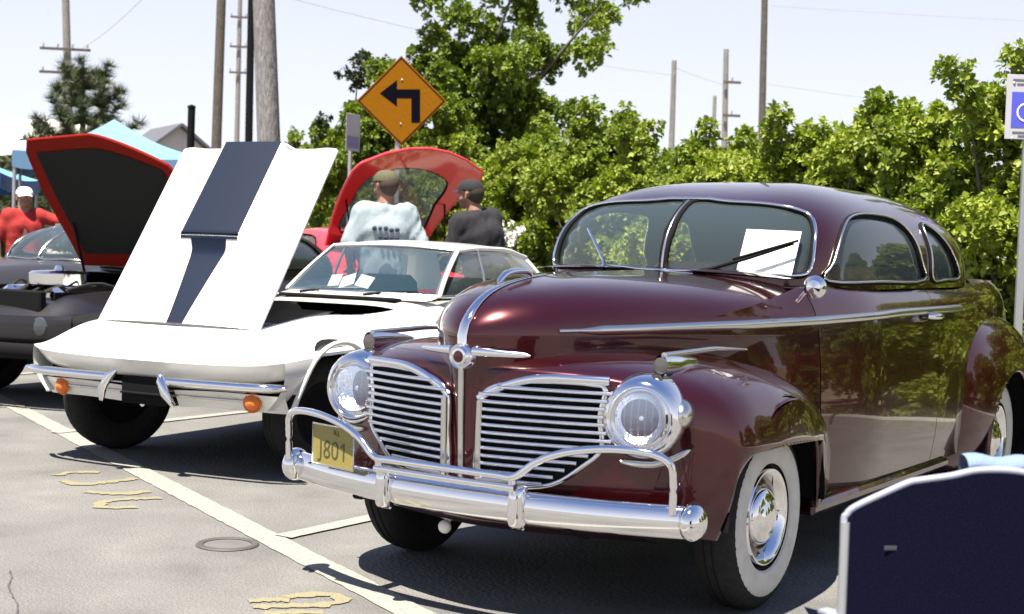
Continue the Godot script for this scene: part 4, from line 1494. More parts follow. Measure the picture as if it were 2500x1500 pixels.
	for s: float in [1.0, -1.0]:
		var names := ["windshield", "door_window", "quarter_window"]
		var loops := [ws, dw, qw]
		for k in 3:
			mb = MB.new()
			mb.patch(func(q: Vector2) -> Vector3:
				var p := D.P(q)
				return Vector3(p.x * 0.985, p.y, lerpf(D.zc, p.z, 0.99)), loops[k], [], 0.09, Vector3(0, 1.2, -1.8), s)
			var g := obj(names[k], mb, M.glass, t)
			mb = MB.new()
			mb.tube(D.outline(loops[k], s, -0.003), 0.013, 6, true)
			obj("rubber_seal", mb, M.black, g)
			mb = MB.new()
			if k == 0:
				if s < 0.0: continue
				var half := []
				for p: Vector3 in D.outline(loops[k], 1.0, 0.010):
					if p.x > 0.05: half.append(p)
				var whole := half.duplicate()
				for q in half.size():
					var p: Vector3 = half[half.size() - 1 - q]
					whole.append(Vector3(-p.x, p.y, p.z))
				mb.tube(whole, 0.007, 6, true)
			else:
				mb.tube(D.outline(loops[k], s, 0.010), 0.006, 6, true)
			var fr := obj("frame", mb, M.chrome if k == 0 else M.dull_chrome, g)
			# set the bright frame outside the seal
			fr.scale = Vector3(1.0, 1.0, 1.0)
	mb = MB.new()
	var dv := []
	for k in 9:
		var y := lerpf(1.236, 1.535, k / 8.0)
		dv.append(D.P(Vector2(0, D.psi(0, y))) + Vector3(0, 0.002, 0.006))
	mb.tube(dv, 0.008, 8, false, Vector3.RIGHT, 0.8)
	obj("windshield_divider", mb, M.dull_chrome, roof)
	# wipers
	mb = MB.new()
	mb.tube([Vector3(-0.262, 1.225, -0.60), Vector3(-0.30, 1.262, -0.655), Vector3(-0.43, 1.40, -0.735)], [0.010, 0.008, 0.008], 6)
	obj("wiper", mb, M.chrome, t)
	mb = MB.new()
	mb.tube([Vector3(0.185, 1.222, -0.58), Vector3(0.25, 1.245, -0.63), Vector3(0.40, 1.295, -0.665), Vector3(0.58, 1.36, -0.70)], [0.012, 0.008, 0.007, 0.006], 6)
	mb.tube([Vector3(0.33, 1.285, -0.652), Vector3(0.60, 1.372, -0.70)], 0.006, 5)
	obj("wiper", mb, M.black, t)
	for s: float in [1.0, -1.0]:
		mb = MB.new()
		mb.surf(func(u: float, v: float) -> Vector3:
			var x := lerpf(0.16, 0.62, u)
			return Vector3(x * s, 1.236 - 0.05 * x * x + 0.012 * sin(u * PI) * sin(v * PI), lerpf(-0.50, -0.60, v) - 0.1 * x * x), 10, 4, Vector3(0.3 * s, 1.0, -0.55))
		obj("cowl_vent", mb, paint, t)
	# paper sheet on the inside of the glass
	mb = MB.new()
	mb.box(Vector3(0.455, 1.322, -0.735), Vector3(0.25, 0.20, 0.002), Basis(Vector3.BACK, -0.02) * Basis(Vector3.RIGHT, -0.42), 0.0)
	tag_part(obj("paper_notice", mb, M.paper, t), "white paper sheet standing behind the windshield glass")
	# ---- interior
	mb = MB.new()
	mb.box(Vector3(0, 1.10, -0.86), Vector3(1.30, 0.20, 0.14), Basis.IDENTITY, 0.05)
	obj("dashboard", mb, M.maroon, t)
	var sw := Node3D.new(); sw.name = "steering_wheel"; t.add_child(sw, true)
	sw.position = Vector3(0.36, 1.12, -1.12); sw.rotation.x = -0.55
	mb = MB.new()
	var ring := []
	for k in 32: ring.append(Vector3(cos(TAU * k / 32.0), sin(TAU * k / 32.0), 0) * 0.205)
	mb.tube(ring, 0.012, 8, true, Vector3.BACK)
	obj("rim", mb, M.black, sw)
	mb = MB.new()
	for k in 3: mb.tube([Vector3.ZERO, Vector3(cos(TAU * k / 3.0 + 0.52), sin(TAU * k / 3.0 + 0.52), 0) * 0.2], 0.008, 6)
	mb.ball(Vector3.ZERO, Vector3(0.04, 0.04, 0.03))
	mb.tube([Vector3.ZERO, Vector3(0, -0.02, 0.35)], 0.02, 8)
	obj("spokes", mb, M.black, sw)
	for q in [[-1.72, 0.52, "front_seat"], [-2.62, 0.50, "rear_seat"]]:
		mb = MB.new()
		mb.box(Vector3(0, 0.62, q[0] + 0.28), Vector3(1.22, 0.24, 0.52), Basis(Vector3.RIGHT, 0.05), 0.09)
		mb.box(Vector3(0, 0.97, q[0]), Vector3(1.24, 0.58, 0.16), Basis(Vector3.RIGHT, 0.16), 0.07)
		obj(q[2], mb, M.tan if q[2] == "front_seat" else M.dark_cloth, t)
	for s: float in [1.0, -1.0]:
		mb = MB.new()
		mb.surf(func(u: float, v: float) -> Vector3:
			var p := tub_pt(u, lerpf(0.1, 0.995, v), -0.64, -3.0, s)
			return p - Vector3(0.035 * s, 0, 0), 14, 8, Vector3(0, 0.8, -1.5))
		obj("door_lining", mb, M.dark_cloth, t)
	mb = MB.new()
	mb.surf(func(u: float, v: float) -> Vector3:
		return Vector3(lerpf(-0.66, 0.66, u), 1.175 + 0.01 * sin(v * PI), lerpf(-0.66, -1.0, v)), 8, 4, Vector3(0, 0.8, -0.8))
	obj("dash_top", mb, M.black, t)
	# ---- bumper and guards
	mb = MB.new()
	mb.surf(func(u: float, v: float) -> Vector3:
		var x := lerpf(-0.885, 0.885, u)
		var z := 0.905 - 0.185 * pow(absf(x) / 0.885, 2.3)
		var a := lerpf(-1.9, 1.9, v)
		var k := 1.0 - 0.35 * pow(clampf((absf(x) - 0.84) / 0.065, 0, 1), 2.0)
		return Vector3(x, 0.432 + sin(a) * 0.056 * k, z - 0.035 + cos(a) * 0.035), 60, 18, Vector3(0, 0.432, 0.5))
	var bump := obj("front_bumper", mb, M.chrome, t)
	for s: float in [1.0, -1.0]:
		mb = MB.new()
		mb.surf(func(u: float, v: float) -> Vector3:
			var a := lerpf(-0.2, PI + 0.2, u)
			var h := lerpf(-1.0, 1.0, v)
			var k := sqrt(maxf(0.0, 1.0 - pow(absf(h), 5.0)))
			return Vector3(0.285 * s + cos(a) * 0.032 * (0.6 + 0.4 * k), 0.435 + h * 0.078, 0.872 + sin(a) * 0.052 * k), 16, 14, Vector3(0.285 * s, 0.435, 0.8))
		obj("bumper_guard", mb, M.chrome, bump)
		mb = MB.new()
		mb.ball(Vector3(0.860 * s, 0.437, 0.715), Vector3(0.044, 0.064, 0.066), 18, 12)
		obj("bumper_end", mb, M.chrome, bump)
		mb = MB.new()
		var gpth := smooth_path([Vector3(0.825 * s, 0.47, 0.795), Vector3(0.825 * s, 0.58, 0.80), Vector3(0.815 * s, 0.635, 0.81), Vector3(0.755 * s, 0.665, 0.835), Vector3(0.62 * s, 0.668, 0.87), Vector3(0.48 * s, 0.645, 0.90), Vector3(0.38 * s, 0.605, 0.915), Vector3(0.30 * s, 0.548, 0.925), Vector3(0.22 * s, 0.545, 0.93), Vector3(0.0, 0.545, 0.935)], 5)
		mb.tube(gpth, 0.0135, 10)
		obj("guard_tube", mb, M.chrome, bump)
		mb = MB.new(); mb.box(Vector3(0.45 * s, 0.40, 0.66), Vector3(0.05, 0.07, 0.36), Basis.IDENTITY, 0.008)
		obj("bumper_bracket", mb, M.black, bump)
	mb = MB.new()
	mb.tube([Vector3(-0.30, 0.508, 0.922), Vector3(0, 0.508, 0.93), Vector3(0.30, 0.508, 0.922)], 0.013, 10)
	for s: float in [1.0, -1.0]: mb.tube([Vector3(0.285 * s, 0.48, 0.905), Vector3(0.285 * s, 0.55, 0.925)], 0.016, 8)
	obj("guard_rail", mb, M.chrome, bump)
	# licence plate
	var lp := Node3D.new(); lp.name = "licence_plate"; bump.add_child(lp, true)
	lp.position = Vector3(-0.545, 0.553, 0.865); lp.rotation = Vector3(0.0, -0.20, 0.0)
	mb = MB.new(); mb.box(Vector3.ZERO, Vector3(0.245, 0.150, 0.003), Basis.IDENTITY, 0.001)
	obj("plate", mb, tri_mat([[0.0, lin(0.20, 0.165, 0.035)], [1.0, lin(0.30, 0.25, 0.075)]], 0.03, 6.0, 0.5, 61, 0.0, false), lp)
	mb = MB.new()
	mb.tube([Vector3(-0.122, -0.075, 0.002), Vector3(0.122, -0.075, 0.002), Vector3(0.122, 0.075, 0.002), Vector3(-0.122, 0.075, 0.002)], 0.004, 6, true, Vector3.BACK)
	obj("plate_frame", mb, M.dull_chrome, lp)
	var f := SystemFont.new(); f.font_names = PackedStringArray(["Droid Sans"])
	for q in [["J801", 88, Vector3(0.0, -0.015, 0.0024)], ["N.J.", 26, Vector3(0.02, 0.052, 0.0024)]]:
		var tm := TextMesh.new(); tm.text = q[0]; tm.font = f; tm.font_size = q[1]; tm.pixel_size = 0.001; tm.depth = 0.0012
		var o := obj("plate_lettering", tm, smat(lin(0.06, 0.055, 0.02), 0.6), lp)
		o.position = q[2]
	# rear bumper and lamps
	mb = MB.new()
	mb.surf(func(u: float, v: float) -> Vector3:
		var x := lerpf(-0.90, 0.90, u)
		var z := -4.62 + 0.26 * pow(absf(x) / 0.9, 2.3)
		var a := lerpf(-1.9, 1.9, v)
		return Vector3(x, 0.43 + sin(a) * 0.06, z + 0.03 - cos(a) * 0.035), 40, 12, Vector3(0, 0.43, -4.2))
	obj("rear_bumper", mb, M.chrome, t)
	for s: float in [1.0, -1.0]:
		mb = MB.new(); mb.ball(Vector3(0.80 * s, 0.83, -3.72), Vector3(0.05, 0.05, 0.06), 14, 10)
		obj("tail_lamp", mb, M.chrome, t)
	# ---- wheels
	wheel(t, Vector3(0.735, 0.348, 0), 1.0, 0.0, 0.348, 0.165, 1, M.maroon)
	wheel(t, Vector3(-0.775, 0.348, 0), -1.0, 0.0, 0.348, 0.165, 1, M.maroon)
	wheel(t, Vector3(0.745, 0.348, -3.035), 1.0, 0.0, 0.348, 0.165, 1, M.maroon)
	wheel(t, Vector3(-0.745, 0.348, -3.035), -1.0, 0.0, 0.348, 0.165, 1, M.maroon)

func tag_part(o: Node, label: String) -> void:
	o.set_meta("label", label)

# ---------------------------------------------------------------- wedge-bodied cars
# P: zn, nose_a, nose_b, zt, hw, yc, yd, hump [x, h, z, wz, wx], holes [[z0,z1,x]], arches [z], arch_r, sill, face [[dy,dz]...]
func front_z(P: Dictionary, u: float) -> float:
	return P.zn - P.nose_a * pow(absf(u), 2.2) - P.nose_b * pow(absf(u), 12.0)

func deck_pt(P: Dictionary, u: float, v: float) -> Vector3:
	var a := u * 2.0 - 1.0
	a = signf(a) * (1.0 - pow(1.0 - absf(a), 1.35))
	var zf := front_z(P, a)
	var zb: float = P.zt + P.nose_a * 1.2 * pow(absf(a), 3.0)
	var w := v * v * 0.35 + v * 0.65
	var z := lerpf(zf, zb, w)
	var hw := key(P.hw, z)
	var yc := key(P.yc, z)
	var x := a * hw
	var yd := key(P.yd, z)
	# distance behind the nose edge decides how far the wedge has risen
	var back := clampf((zf - z) / 0.30, 0.0, 1.0)
	yd = lerpf(yc, yd, 1.0 - pow(1.0 - back, 2.0))
	var tail := clampf((z - zb) / 0.12, 0.0, 1.0)
	yd = lerpf(yc, yd, sqrt(tail))
	var hp: Array = P.hump
	var bump := 0.0
	for h in hp:
		bump += h[1] * exp(-pow((absf(x) - h[0]) / h[4], 2.0)) * exp(-pow((z - h[2]) / h[3], 2.0)) * back
	return Vector3(x, yc + (yd - yc + bump) * (1.0 - pow(absf(a), P.edge_n)), z)

func wedge_body(t: Node3D, P: Dictionary, paint: Material, nu := 48, nv := 84) -> Node3D:
	var mb := MB.new()
	var holes: Array = P.holes
	mb.surf(func(u: float, v: float) -> Vector3: return deck_pt(P, u, v), nu, nv, Vector3(0, 0.3, -1.3), func(p: Vector3) -> bool:
		for h in holes:
			if p.z > h[0] and p.z < h[1] and absf(p.x) < h[2]: return false
		return true)
	var deck := obj("deck", mb, paint, t)
	# nose face under the crease
	mb = MB.new()
	var face: Array = P.face
	mb.surf(func(u: float, v: float) -> Vector3:
		var a := u * 2.0 - 1.0
		a = signf(a) * (1.0 - pow(1.0 - absf(a), 1.35))
		var z := front_z(P, a)
		var f := v * (face.size() - 1)
		var i := mini(int(f), face.size() - 2)
		var q: Vector2 = (face[i] as Vector2).lerp(face[i + 1], f - i)
		return Vector3(a * (key(P.hw, z) + q.y * 0.5), key(P.yc, z) + q.x, z + q.y), 48, 10, Vector3(0, 0.5, 0))
	obj("nose_panel", mb, paint, t)
	for s: float in [1.0, -1.0]:
		mb = MB.new()
		var ar: float = P.arch_r
		var arches: Array = P.arches
		var zf := front_z(P, 1.0); var zb: float = P.zt + P.nose_a * 1.2
		mb.surf(func(u: float, v: float) -> Vector3:
			var z := lerpf(zf, zb, u)
			var yc := key(P.yc, z)
			var y := lerpf(yc, key(P.sill_tab, z) if P.has("sill_tab") else P.sill, v)
			return Vector3((key(P.hw, z) - 0.10 * v * v + 0.018 * sin(v * PI)) * s, y, z), 110, 16, Vector3(0, 0.5, -1.3), func(p: Vector3) -> bool:
			for zz in arches:
				if Vector2(p.z - zz, p.y - P.arch_y).length() < ar: return false
			return true)
		var side := obj("body_side", mb, paint, t)
		for zz in arches:
			mb = MB.new()
			var lip := []
			for k in 21:
				var a := lerpf(0.14, PI + 0.1, k / 20.0)
				var y: float = P.arch_y + sin(a) * ar; var z: float = zz + cos(a) * ar
				var vv := clampf((key(P.yc, z) - y) / (key(P.yc, z) - P.sill), 0, 1)
				lip.append(Vector3((key(P.hw, z) - 0.10 * vv * vv + 0.018 * sin(vv * PI) - 0.004) * s, y, z))
			mb.tube(lip, 0.016, 6)
			obj("arch_lip", mb, paint, side)
			mb = MB.new()
			mb.surf(func(u: float, v: float) -> Vector3:
				var a := lerpf(0.22, PI - 0.1, u)
				return Vector3((lerpf(0.42, key(P.hw, zz) - 0.04, v)) * s, P.arch_y + sin(a) * (ar + 0.015), zz + cos(a) * (ar + 0.015)), 18, 2, Vector3(0.5 * s, 2.0, zz))
			mb.box(Vector3(0.43 * s, P.arch_y + 0.26, zz), Vector3(0.02, 0.30, ar * 1.6))
			obj("wheel_house", mb, M.black, side)
	mb = MB.new()
	mb.box(Vector3(0, P.sill + 0.03, (P.zn + P.zt) * 0.5 - 0.55), Vector3(1.3, 0.04, (P.zn - P.zt) - 1.5))
	obj("floor_pan", mb, M.black, t)
	# tail panel
	mb = MB.new()
	mb.surf(func(u: float, v: float) -> Vector3:
		var a := u * 2.0 - 1.0
		var z: float = P.zt + P.nose_a * 1.2 * pow(absf(a), 3.0)
		return Vector3(a * (key(P.hw, z) - 0.06 * v), lerpf(key(P.yc, z), P.sill, v), z + 0.10 * v * v), 24, 6, Vector3(0, 0.5, -1.3))
	obj("tail_panel", mb, paint, t)
	return deck

# roof dome with glazed openings: list of [name, loop]
func cabin(t: Node3D, D: Dome, wins: Array, paint: Material, sp: float, frame: Material) -> void:
	var holes := []
	for w in wins: holes.append(w[1])
	var mb := MB.new()
	var outer := to2([Vector2(0, 0), Vector2(PI, 0), Vector2(PI, PI * 0.5), Vector2(0, PI * 0.5)])
	for s: float in [1.0, -1.0]:
		mb.patch(D.P, outer, holes, sp, Vector3(0, D.y0, D.zc), s)
	obj("roof", mb, paint, t)
	var D2 := Dome.new()
	D2.y0 = D.y0; D2.H = D.H - 0.03; D2.b = D.b - 0.02; D2.af = D.af - 0.03; D2.ar = D.ar - 0.03; D2.zc = D.zc; D2.n3 = D.n3; D2.m3 = D.m3
	mb = MB.new()
	mb.surf(func(u: float, v: float) -> Vector3: return D2.P(Vector2(lerpf(-PI, PI, u), lerpf(1.05, PI * 0.5, v))), 32, 6, Vector3(0, D.y0, D.zc))
	obj("headliner", mb, M.dark_cloth, t)
	for w in wins:
		if w[0] == "": continue
		for s: float in [1.0, -1.0]:
			mb = MB.new()
			mb.patch(func(q: Vector2) -> Vector3:
				var p := D.P(q)
				return Vector3(p.x * 0.985, p.y, lerpf(D.zc, p.z, 0.99)), w[1], [], sp * 1.5, Vector3(0, D.y0, D.zc), s)
			var g := obj(w[0], mb, M.glass, t)
			mb = MB.new(); mb.tube(D.outline(w[1], s, 0.004), 0.011, 6, true)
			obj("frame", mb, frame, g)

func seats(t: Node3D, z: float, y: float, m: Material) -> void:
	for s: float in [1.0, -1.0]:
		var mb := MB.new()
		mb.box(Vector3(0.34 * s, y, z + 0.22), Vector3(0.48, 0.16, 0.48), Basis.IDENTITY, 0.06)
		mb.box(Vector3(0.34 * s, y + 0.30, z), Vector3(0.46, 0.52, 0.12), Basis(Vector3.RIGHT, 0.25), 0.05)
		obj("seat", mb, m, t)

func engine_bay(t: Node3D, z0: float, z1: float, hw: float, y0: float, y1: float, bright: bool) -> void:
	var mb := MB.new()
	var zc := (z0 + z1) * 0.5; var L := z1 - z0
	for s: float in [1.0, -1.0]: mb.box(Vector3(hw * s, (y0 + y1) * 0.5 - 0.03, zc), Vector3(0.02, y1 - y0 - 0.08, L))
	mb.box(Vector3(0, y0, zc), Vector3(hw * 2, 0.02, L))
	mb.box(Vector3(0, (y0 + y1) * 0.5 - 0.03, z0), Vector3(hw * 2, y1 - y0 - 0.08, 0.02))
	obj("engine_bay", mb, M.black, t)
	var e := Node3D.new(); e.name = "engine"; t.add_child(e, true)
	e.position = Vector3(0, y0 + (0.16 if bright else 0.1), zc + (0.1 if bright else 0.0))
	if bright: e.scale = Vector3(1.35, 1.12, 1.2)
	var h := y1 - y0 - 0.22
	mb = MB.new(); mb.box(Vector3(0, h * 0.4, 0), Vector3(0.34, h * 0.8, 0.58), Basis.IDENTITY, 0.03)
	obj("block", mb, M.engine, e)
	for s: float in [1.0, -1.0]:
		mb = MB.new(); mb.box(Vector3(0.21 * s, h * 0.72, 0), Vector3(0.16, 0.10, 0.54), Basis(Vector3.BACK, -0.6 * s), 0.03)
		obj("valve_cover", mb, M.chrome if bright else M.engine, e)
		mb = MB.new()
		for k in 4: mb.tube(smooth_path([Vector3(0.2 * s, h * 0.5, -0.2 + k * 0.13), Vector3(0.34 * s, h * 0.5, -0.2 + k * 0.13), Vector3(0.36 * s, 0.0, -0.2 + k * 0.1)], 3), 0.02, 6)
		obj("header_pipe", mb, M.dull_chrome, e)
	mb = MB.new()
	mb.lathe([Vector2(0.0, 0.13), Vector2(0.02, 0.13), Vector2(0.03, 0.10), Vector2(0.16, 0.09), Vector2(0.18, 0.075), Vector2(0.18, 0.0), Vector2(0.16, -0.01)], Transform3D(Basis(Vector3.RIGHT, -PI / 2), Vector3(0, h * 0.95, 0.02)), 32)
	obj("air_cleaner", mb, M.chrome if bright else M.engine, e)
	mb = MB.new(); mb.box(Vector3(0, h * 0.45, L * 0.42), Vector3(hw * 1.5, h * 0.9, 0.06), Basis.IDENTITY, 0.01)
	obj("radiator", mb, M.black, e)
	for k in 5:
		mb = MB.new()
		var q := -0.2 + k * 0.1
		mb.tube(smooth_path([Vector3(q, h * 0.8, 0.25), Vector3(q * 1.6, h * 1.0, 0.0), Vector3(q * 2.2, h * 0.6, -0.25)], 5), 0.010 + 0.006 * (k % 2), 6)
		obj("hose", mb, M.rubber, e)

func build_corvette() -> void:
	var t := thing("white_sports_car", "white 1960s sports car with its navy-striped hood tipped open forward", "car", Vector3(-1.64730, 0, -8.60417), -0.44328)
	var P := {
		"zn": 0.84, "nose_a": 0.05, "nose_b": 0.07, "zt": -3.45, "edge_n": 5.0,
		"hw": [[-3.5, 0.70], [-3.2, 0.80], [-2.5, 0.88], [-1.6, 0.83], [-0.9, 0.84], [0.0, 0.885], [0.5, 0.875], [0.84, 0.85]],
		"yc": [[-3.5, 0.68], [-2.5, 0.70], [-0.6, 0.685], [0.3, 0.675], [0.72, 0.655], [0.84, 0.625]],
		"yd": [[-3.5, 0.76], [-3.2, 0.86], [-2.6, 0.90], [-1.35, 0.93], [-0.9, 0.885], [-0.3, 0.845], [0.2, 0.815], [0.52, 0.80], [0.84, 0.66]],
		"hump": [[0.62, 0.060, 0.0, 0.50, 0.20], [0.66, 0.06, -2.5, 0.5, 0.2]],
		"holes": [[-0.98, 0.50, 0.545], [-3.0, -1.55, 0.50]], "arches": [0.20, -2.49], "arch_r": 0.42, "arch_y": 0.32, "sill": 0.20, "sill_tab": [[0.30, 0.20], [0.45, 0.385], [0.84, 0.40]],
		"face": [Vector2(0, 0), Vector2(-0.008, -0.008), Vector2(-0.05, -0.040), Vector2(-0.095, -0.075), Vector2(-0.105, -0.13)]}
	var paint = M.white_paint
	wedge_body(t, P, paint, 64, 110)
	var mb := MB.new()
	# recessed dark grille, valance
	mb.surf(func(u: float, v: float) -> Vector3:
		var a := u * 2.0 - 1.0
		var z := front_z(P, a)
		return Vector3(a * 0.80, lerpf(0.56, 0.39, v), z - 0.14), 30, 3, Vector3(0, 0.45, 0))
	obj("grille_recess", mb, M.black, t)
	for k in 3:
		mb = MB.new()
		var gp := []
		for j in 15:
			var a := lerpf(-0.62, 0.62, j / 14.0)
			gp.append(Vector3(a, 0.485 - k * 0.024, front_z(P, a / 0.85) - 0.10))
		mb.tube(gp, 0.006, 6)
		obj("grille_bar", mb, M.dull_chrome, t)
	for s: float in [1.0, -1.0]:
		mb = MB.new()
		mb.surf(func(u: float, v: float) -> Vector3:
			var a := lerpf(0.20, 0.97, u) * s
			var z := front_z(P, a)
			return Vector3(a * 0.85, lerpf(0.468, 0.372, v) + 0.01 * sin(u * 3.0), z - 0.088 - 0.012 * sin(v * PI) - 0.05 * v * v), 24, 6, Vector3(0, 0.42, 0))
		var val := obj("valance", mb, paint, t)
		mb = MB.new()
		mb.lathe([Vector2(0.0, 0.03), Vector2(0.025, 0.026), Vector2(0.04, 0.012), Vector2(0.045, 0.0), Vector2(0.05, 0.004), Vector2(0.054, -0.01)], Transform3D(Basis(Vector3.UP, 0.15 * s), Vector3(0.655 * s, 0.43, front_z(P, 0.77) - 0.095)), 24)
		obj("turn_lamp", mb, M.amber, val)
		# split bumper: blade along the nose, then a down-swept guard
		mb = MB.new()
		mb.surf(func(u: float, v: float) -> Vector3:
			var a := lerpf(0.19, 1.03, u)
			var z := front_z(P, minf(a, 1.0)) - 0.10 * maxf(0.0, a - 0.96)
			var an := lerpf(-1.8, 1.8, v)
			var k := 1.0 - 0.5 * pow(clampf((a - 0.9) / 0.13, 0, 1), 2.0)
			return Vector3(a * 0.87 * s, 0.523 + sin(an) * 0.025 * k, z + 0.01 + cos(an) * 0.03), 40, 10, Vector3(0.4 * s, 0.52, 0.6))
		var bp := obj("bumper_blade", mb, M.chrome, t)
		mb = MB.new()
		mb.tube([Vector3(0.155 * s, 0.56, 0.845), Vector3(0.18 * s, 0.525, 0.875), Vector3(0.215 * s, 0.46, 0.88), Vector3(0.245 * s, 0.395, 0.85)], [0.014, 0.026, 0.026, 0.014], 10)
		obj("bumper_guard", mb, M.chrome, bp)
	mb = MB.new(); mb.box(Vector3(0, 0.44, 0.80), Vector3(0.30, 0.012, 0.03), Basis.IDENTITY, 0.003)
	mb.box(Vector3(0, 0.455, 0.79), Vector3(0.31, 0.15, 0.006), Basis.IDENTITY, 0.002)
	obj("plate_bracket", mb, M.black, t)
	mb = MB.new(); mb.ball(Vector3(-0.02, 0.385, 0.78), Vector3(0.016, 0.02, 0.012))
	obj("bolt", mb, M.paper, t)
	# hood tipped forward on its front hinge
	var e1 := Vector3(0, 0.803, -0.596); var nn := Vector3(0, 0.596, 0.803)
	var o := Vector3(0, 0.805, 0.535)
	var hh := func(a: float, b: float) -> Vector3:
		var f := smoothstep(0.255, 0.205, absf(a)) * smoothstep(0.49, 0.585, b)
		var lift := 0.062 * f + 0.018 * (1.0 - pow(a / 0.56, 2.0)) + 0.02 * exp(-pow((absf(a) - 0.5) / 0.08, 2.0)) * smoothstep(0.2, 1.2, b)
		return o + Vector3(a, 0, 0) + e1 * b + nn * lift
	mb = MB.new()
	mb.surf(func(u: float, v: float) -> Vector3: return hh.call(lerpf(-0.55, 0.55, u), v * 1.27), 66, 60, o - nn)
	mb.surf(func(u: float, v: float) -> Vector3: return hh.call(lerpf(-0.55, 0.55, u), v * 1.27) - nn * 0.022, 24, 16, o + nn)
	var edge := []
	for k in 21: edge.append(hh.call(-0.55, 1.27 * k / 20.0) - nn * 0.011)
	for k in 31: edge.append(hh.call(-0.55 + 1.10 * k / 30.0, 1.27) - nn * 0.011)
	for k in 21: edge.append(hh.call(0.55, 1.27 * (1.0 - k / 20.0)) - nn * 0.011)
	mb.tube(edge, 0.012, 6)
	var hood := obj("hood", mb, paint, t)
	mb = MB.new()
	mb.surf(func(u: float, v: float) -> Vector3: return hh.call(lerpf(-0.20, 0.20, u), lerpf(0.555, 1.274, v)) + nn * 0.003, 16, 24, o)
	obj("wide_stripe", mb, M.navy_paint, hood)
	mb = MB.new()
	mb.surf(func(u: float, v: float) -> Vector3:
		var w := lerpf(0.055, 0.125, pow(v, 1.2))
		return hh.call(lerpf(-w, w, u), lerpf(0.0, 0.557, v)) + nn * 0.0022, 8, 12, o)
	obj("narrow_stripe", mb, M.navy_paint, hood)
	mb = MB.new(); mb.tube([hh.call(-0.205, 0.585) + nn * 0.004, hh.call(0.205, 0.585) + nn * 0.004], 0.0035, 6)
	obj("scoop_trim", mb, M.black, hood)
	for s: float in [1.0, -1.0]:
		mb = MB.new()
		mb.tube([o + Vector3(0.42 * s, -0.03, -0.1), o + Vector3(0.42 * s, 0.0, 0.0), hh.call(0.42 * s, 0.15) - nn * 0.03], 0.012, 6)
		obj("hinge", mb, M.galv, hood)
		mb = MB.new()
		mb.box(Vector3(0.60 * s, 0.805, 0.42), Vector3(0.05, 0.012, 0.03), Basis(Vector3.UP, 0.4 * s), 0.004)
		obj("hood_latch", mb, M.galv, t)
	engine_bay(t, -0.98, 0.50, 0.53, 0.42, 0.82, false)
	# hardtop cabin: raked flat-curved windshield, thin roof, sail panels
	var W := func(u: float, v: float) -> Vector3:
		return Vector3(u * lerpf(0.605, 0.505, v), lerpf(0.948 + 0.010 * (1 - u * u), 1.258 + 0.020 * (1 - u * u), v), lerpf(-1.30 - 0.14 * u * u, -1.80 - 0.08 * u * u, v) + 0.020 * sin(PI * v))
	var RF := func(a: float, b: float) -> Vector3:
		var z := lerpf(-1.80 - 0.08 * a * a, -3.03 + 0.06 * a * a, b)
		return Vector3(a * key([[0.0, 0.505], [0.4, 0.535], [1.0, 0.515]], b), key([[0.0, 1.258], [0.25, 1.277], [0.6, 1.272], [1.0, 1.215]], b) + 0.036 * (1.0 - a * a), z)
	var RQ := func(a: float, b: float) -> Vector3:
		var p: Vector3 = RF.call(a, 1.0)
		return p.lerp(Vector3(a * 0.66, 0.92, -3.32 + 0.14 * a * a), b) + Vector3(0, 0.015 * sin(PI * b), -0.02 * sin(PI * b))
	mb = MB.new()
	mb.surf(func(u: float, v: float) -> Vector3: return RF.call(u * 2 - 1, v), 28, 30, Vector3(0, 1.0, -2.4))
	mb.surf(func(u: float, v: float) -> Vector3: return RF.call(u * 2 - 1, v) * Vector3(0.97, 1, 1) - Vector3(0, 0.028, 0), 16, 12, Vector3(0, 2.0, -2.4))
	for s: float in [1.0, -1.0]:
		mb.surf(func(u: float, v: float) -> Vector3: return RQ.call(lerpf(0.55, 1.0, u) * s, v), 10, 14, Vector3(0, 1.0, -2.4))
		# sail panel turning forward along the side
		mb.surf(func(u: float, v: float) -> Vector3:
			var rear: Vector3 = RQ.call(s, v)
			return rear + Vector3(0.004 * s, 0, u * (0.06 + 0.10 * pow(absf(v - 0.42) * 1.8, 3.0))), 6, 14, Vector3(0, 1.0, -2.4))
		var rail := []
		for k in 16: rail.append(RF.call(s, k / 15.0) - Vector3(0, 0.006, 0))
		mb.tube(rail, 0.016, 8)
	var hd := []
	for k in 21: hd.append(W.call(-1.0 + 0.1 * k, 1.0))
	mb.tube(hd, 0.015, 8)
	obj("roof", mb, paint, t)
	mb = MB.new()
	mb.surf(func(u: float, v: float) -> Vector3: return W.call(u * 2 - 1, v), 20, 12, Vector3(0, 1.0, -2.4))
	var wsn := obj("windshield", mb, M.tinted, t)
	for s: float in [1.0, -1.0]:
		mb = MB.new()
		var pp := []
		for k in 9: pp.append(W.call(s, k / 8.0))
		mb.tube(pp, 0.016, 8)
		obj("pillar", mb, paint, wsn)
	mb = MB.new()
	var lo := []; var tp := []
	for k in 21: lo.append(W.call(-1.0 + 0.1 * k, 0.0)); tp.append(W.call((-1.0 + 0.1 * k) * 0.97, 0.965) + Vector3(0, 0.004, 0.01))
	mb.tube(lo, 0.010, 6); mb.tube(tp, 0.006, 6)
	for s: float in [1.0, -1.0]:
		var pl := []
		for k in 9: pl.append(W.call(s * 0.968, k / 8.0) + Vector3(0, 0.006, 0.008))
		mb.tube(pl, 0.006, 6)
	obj("frame", mb, M.dull_chrome, wsn)
	mb = MB.new()
	mb.surf(func(u: float, v: float) -> Vector3: return RQ.call(lerpf(-0.56, 0.56, u), v), 12, 10, Vector3(0, 1.0, -2.4))
	obj("rear_window", mb, M.tinted, t)
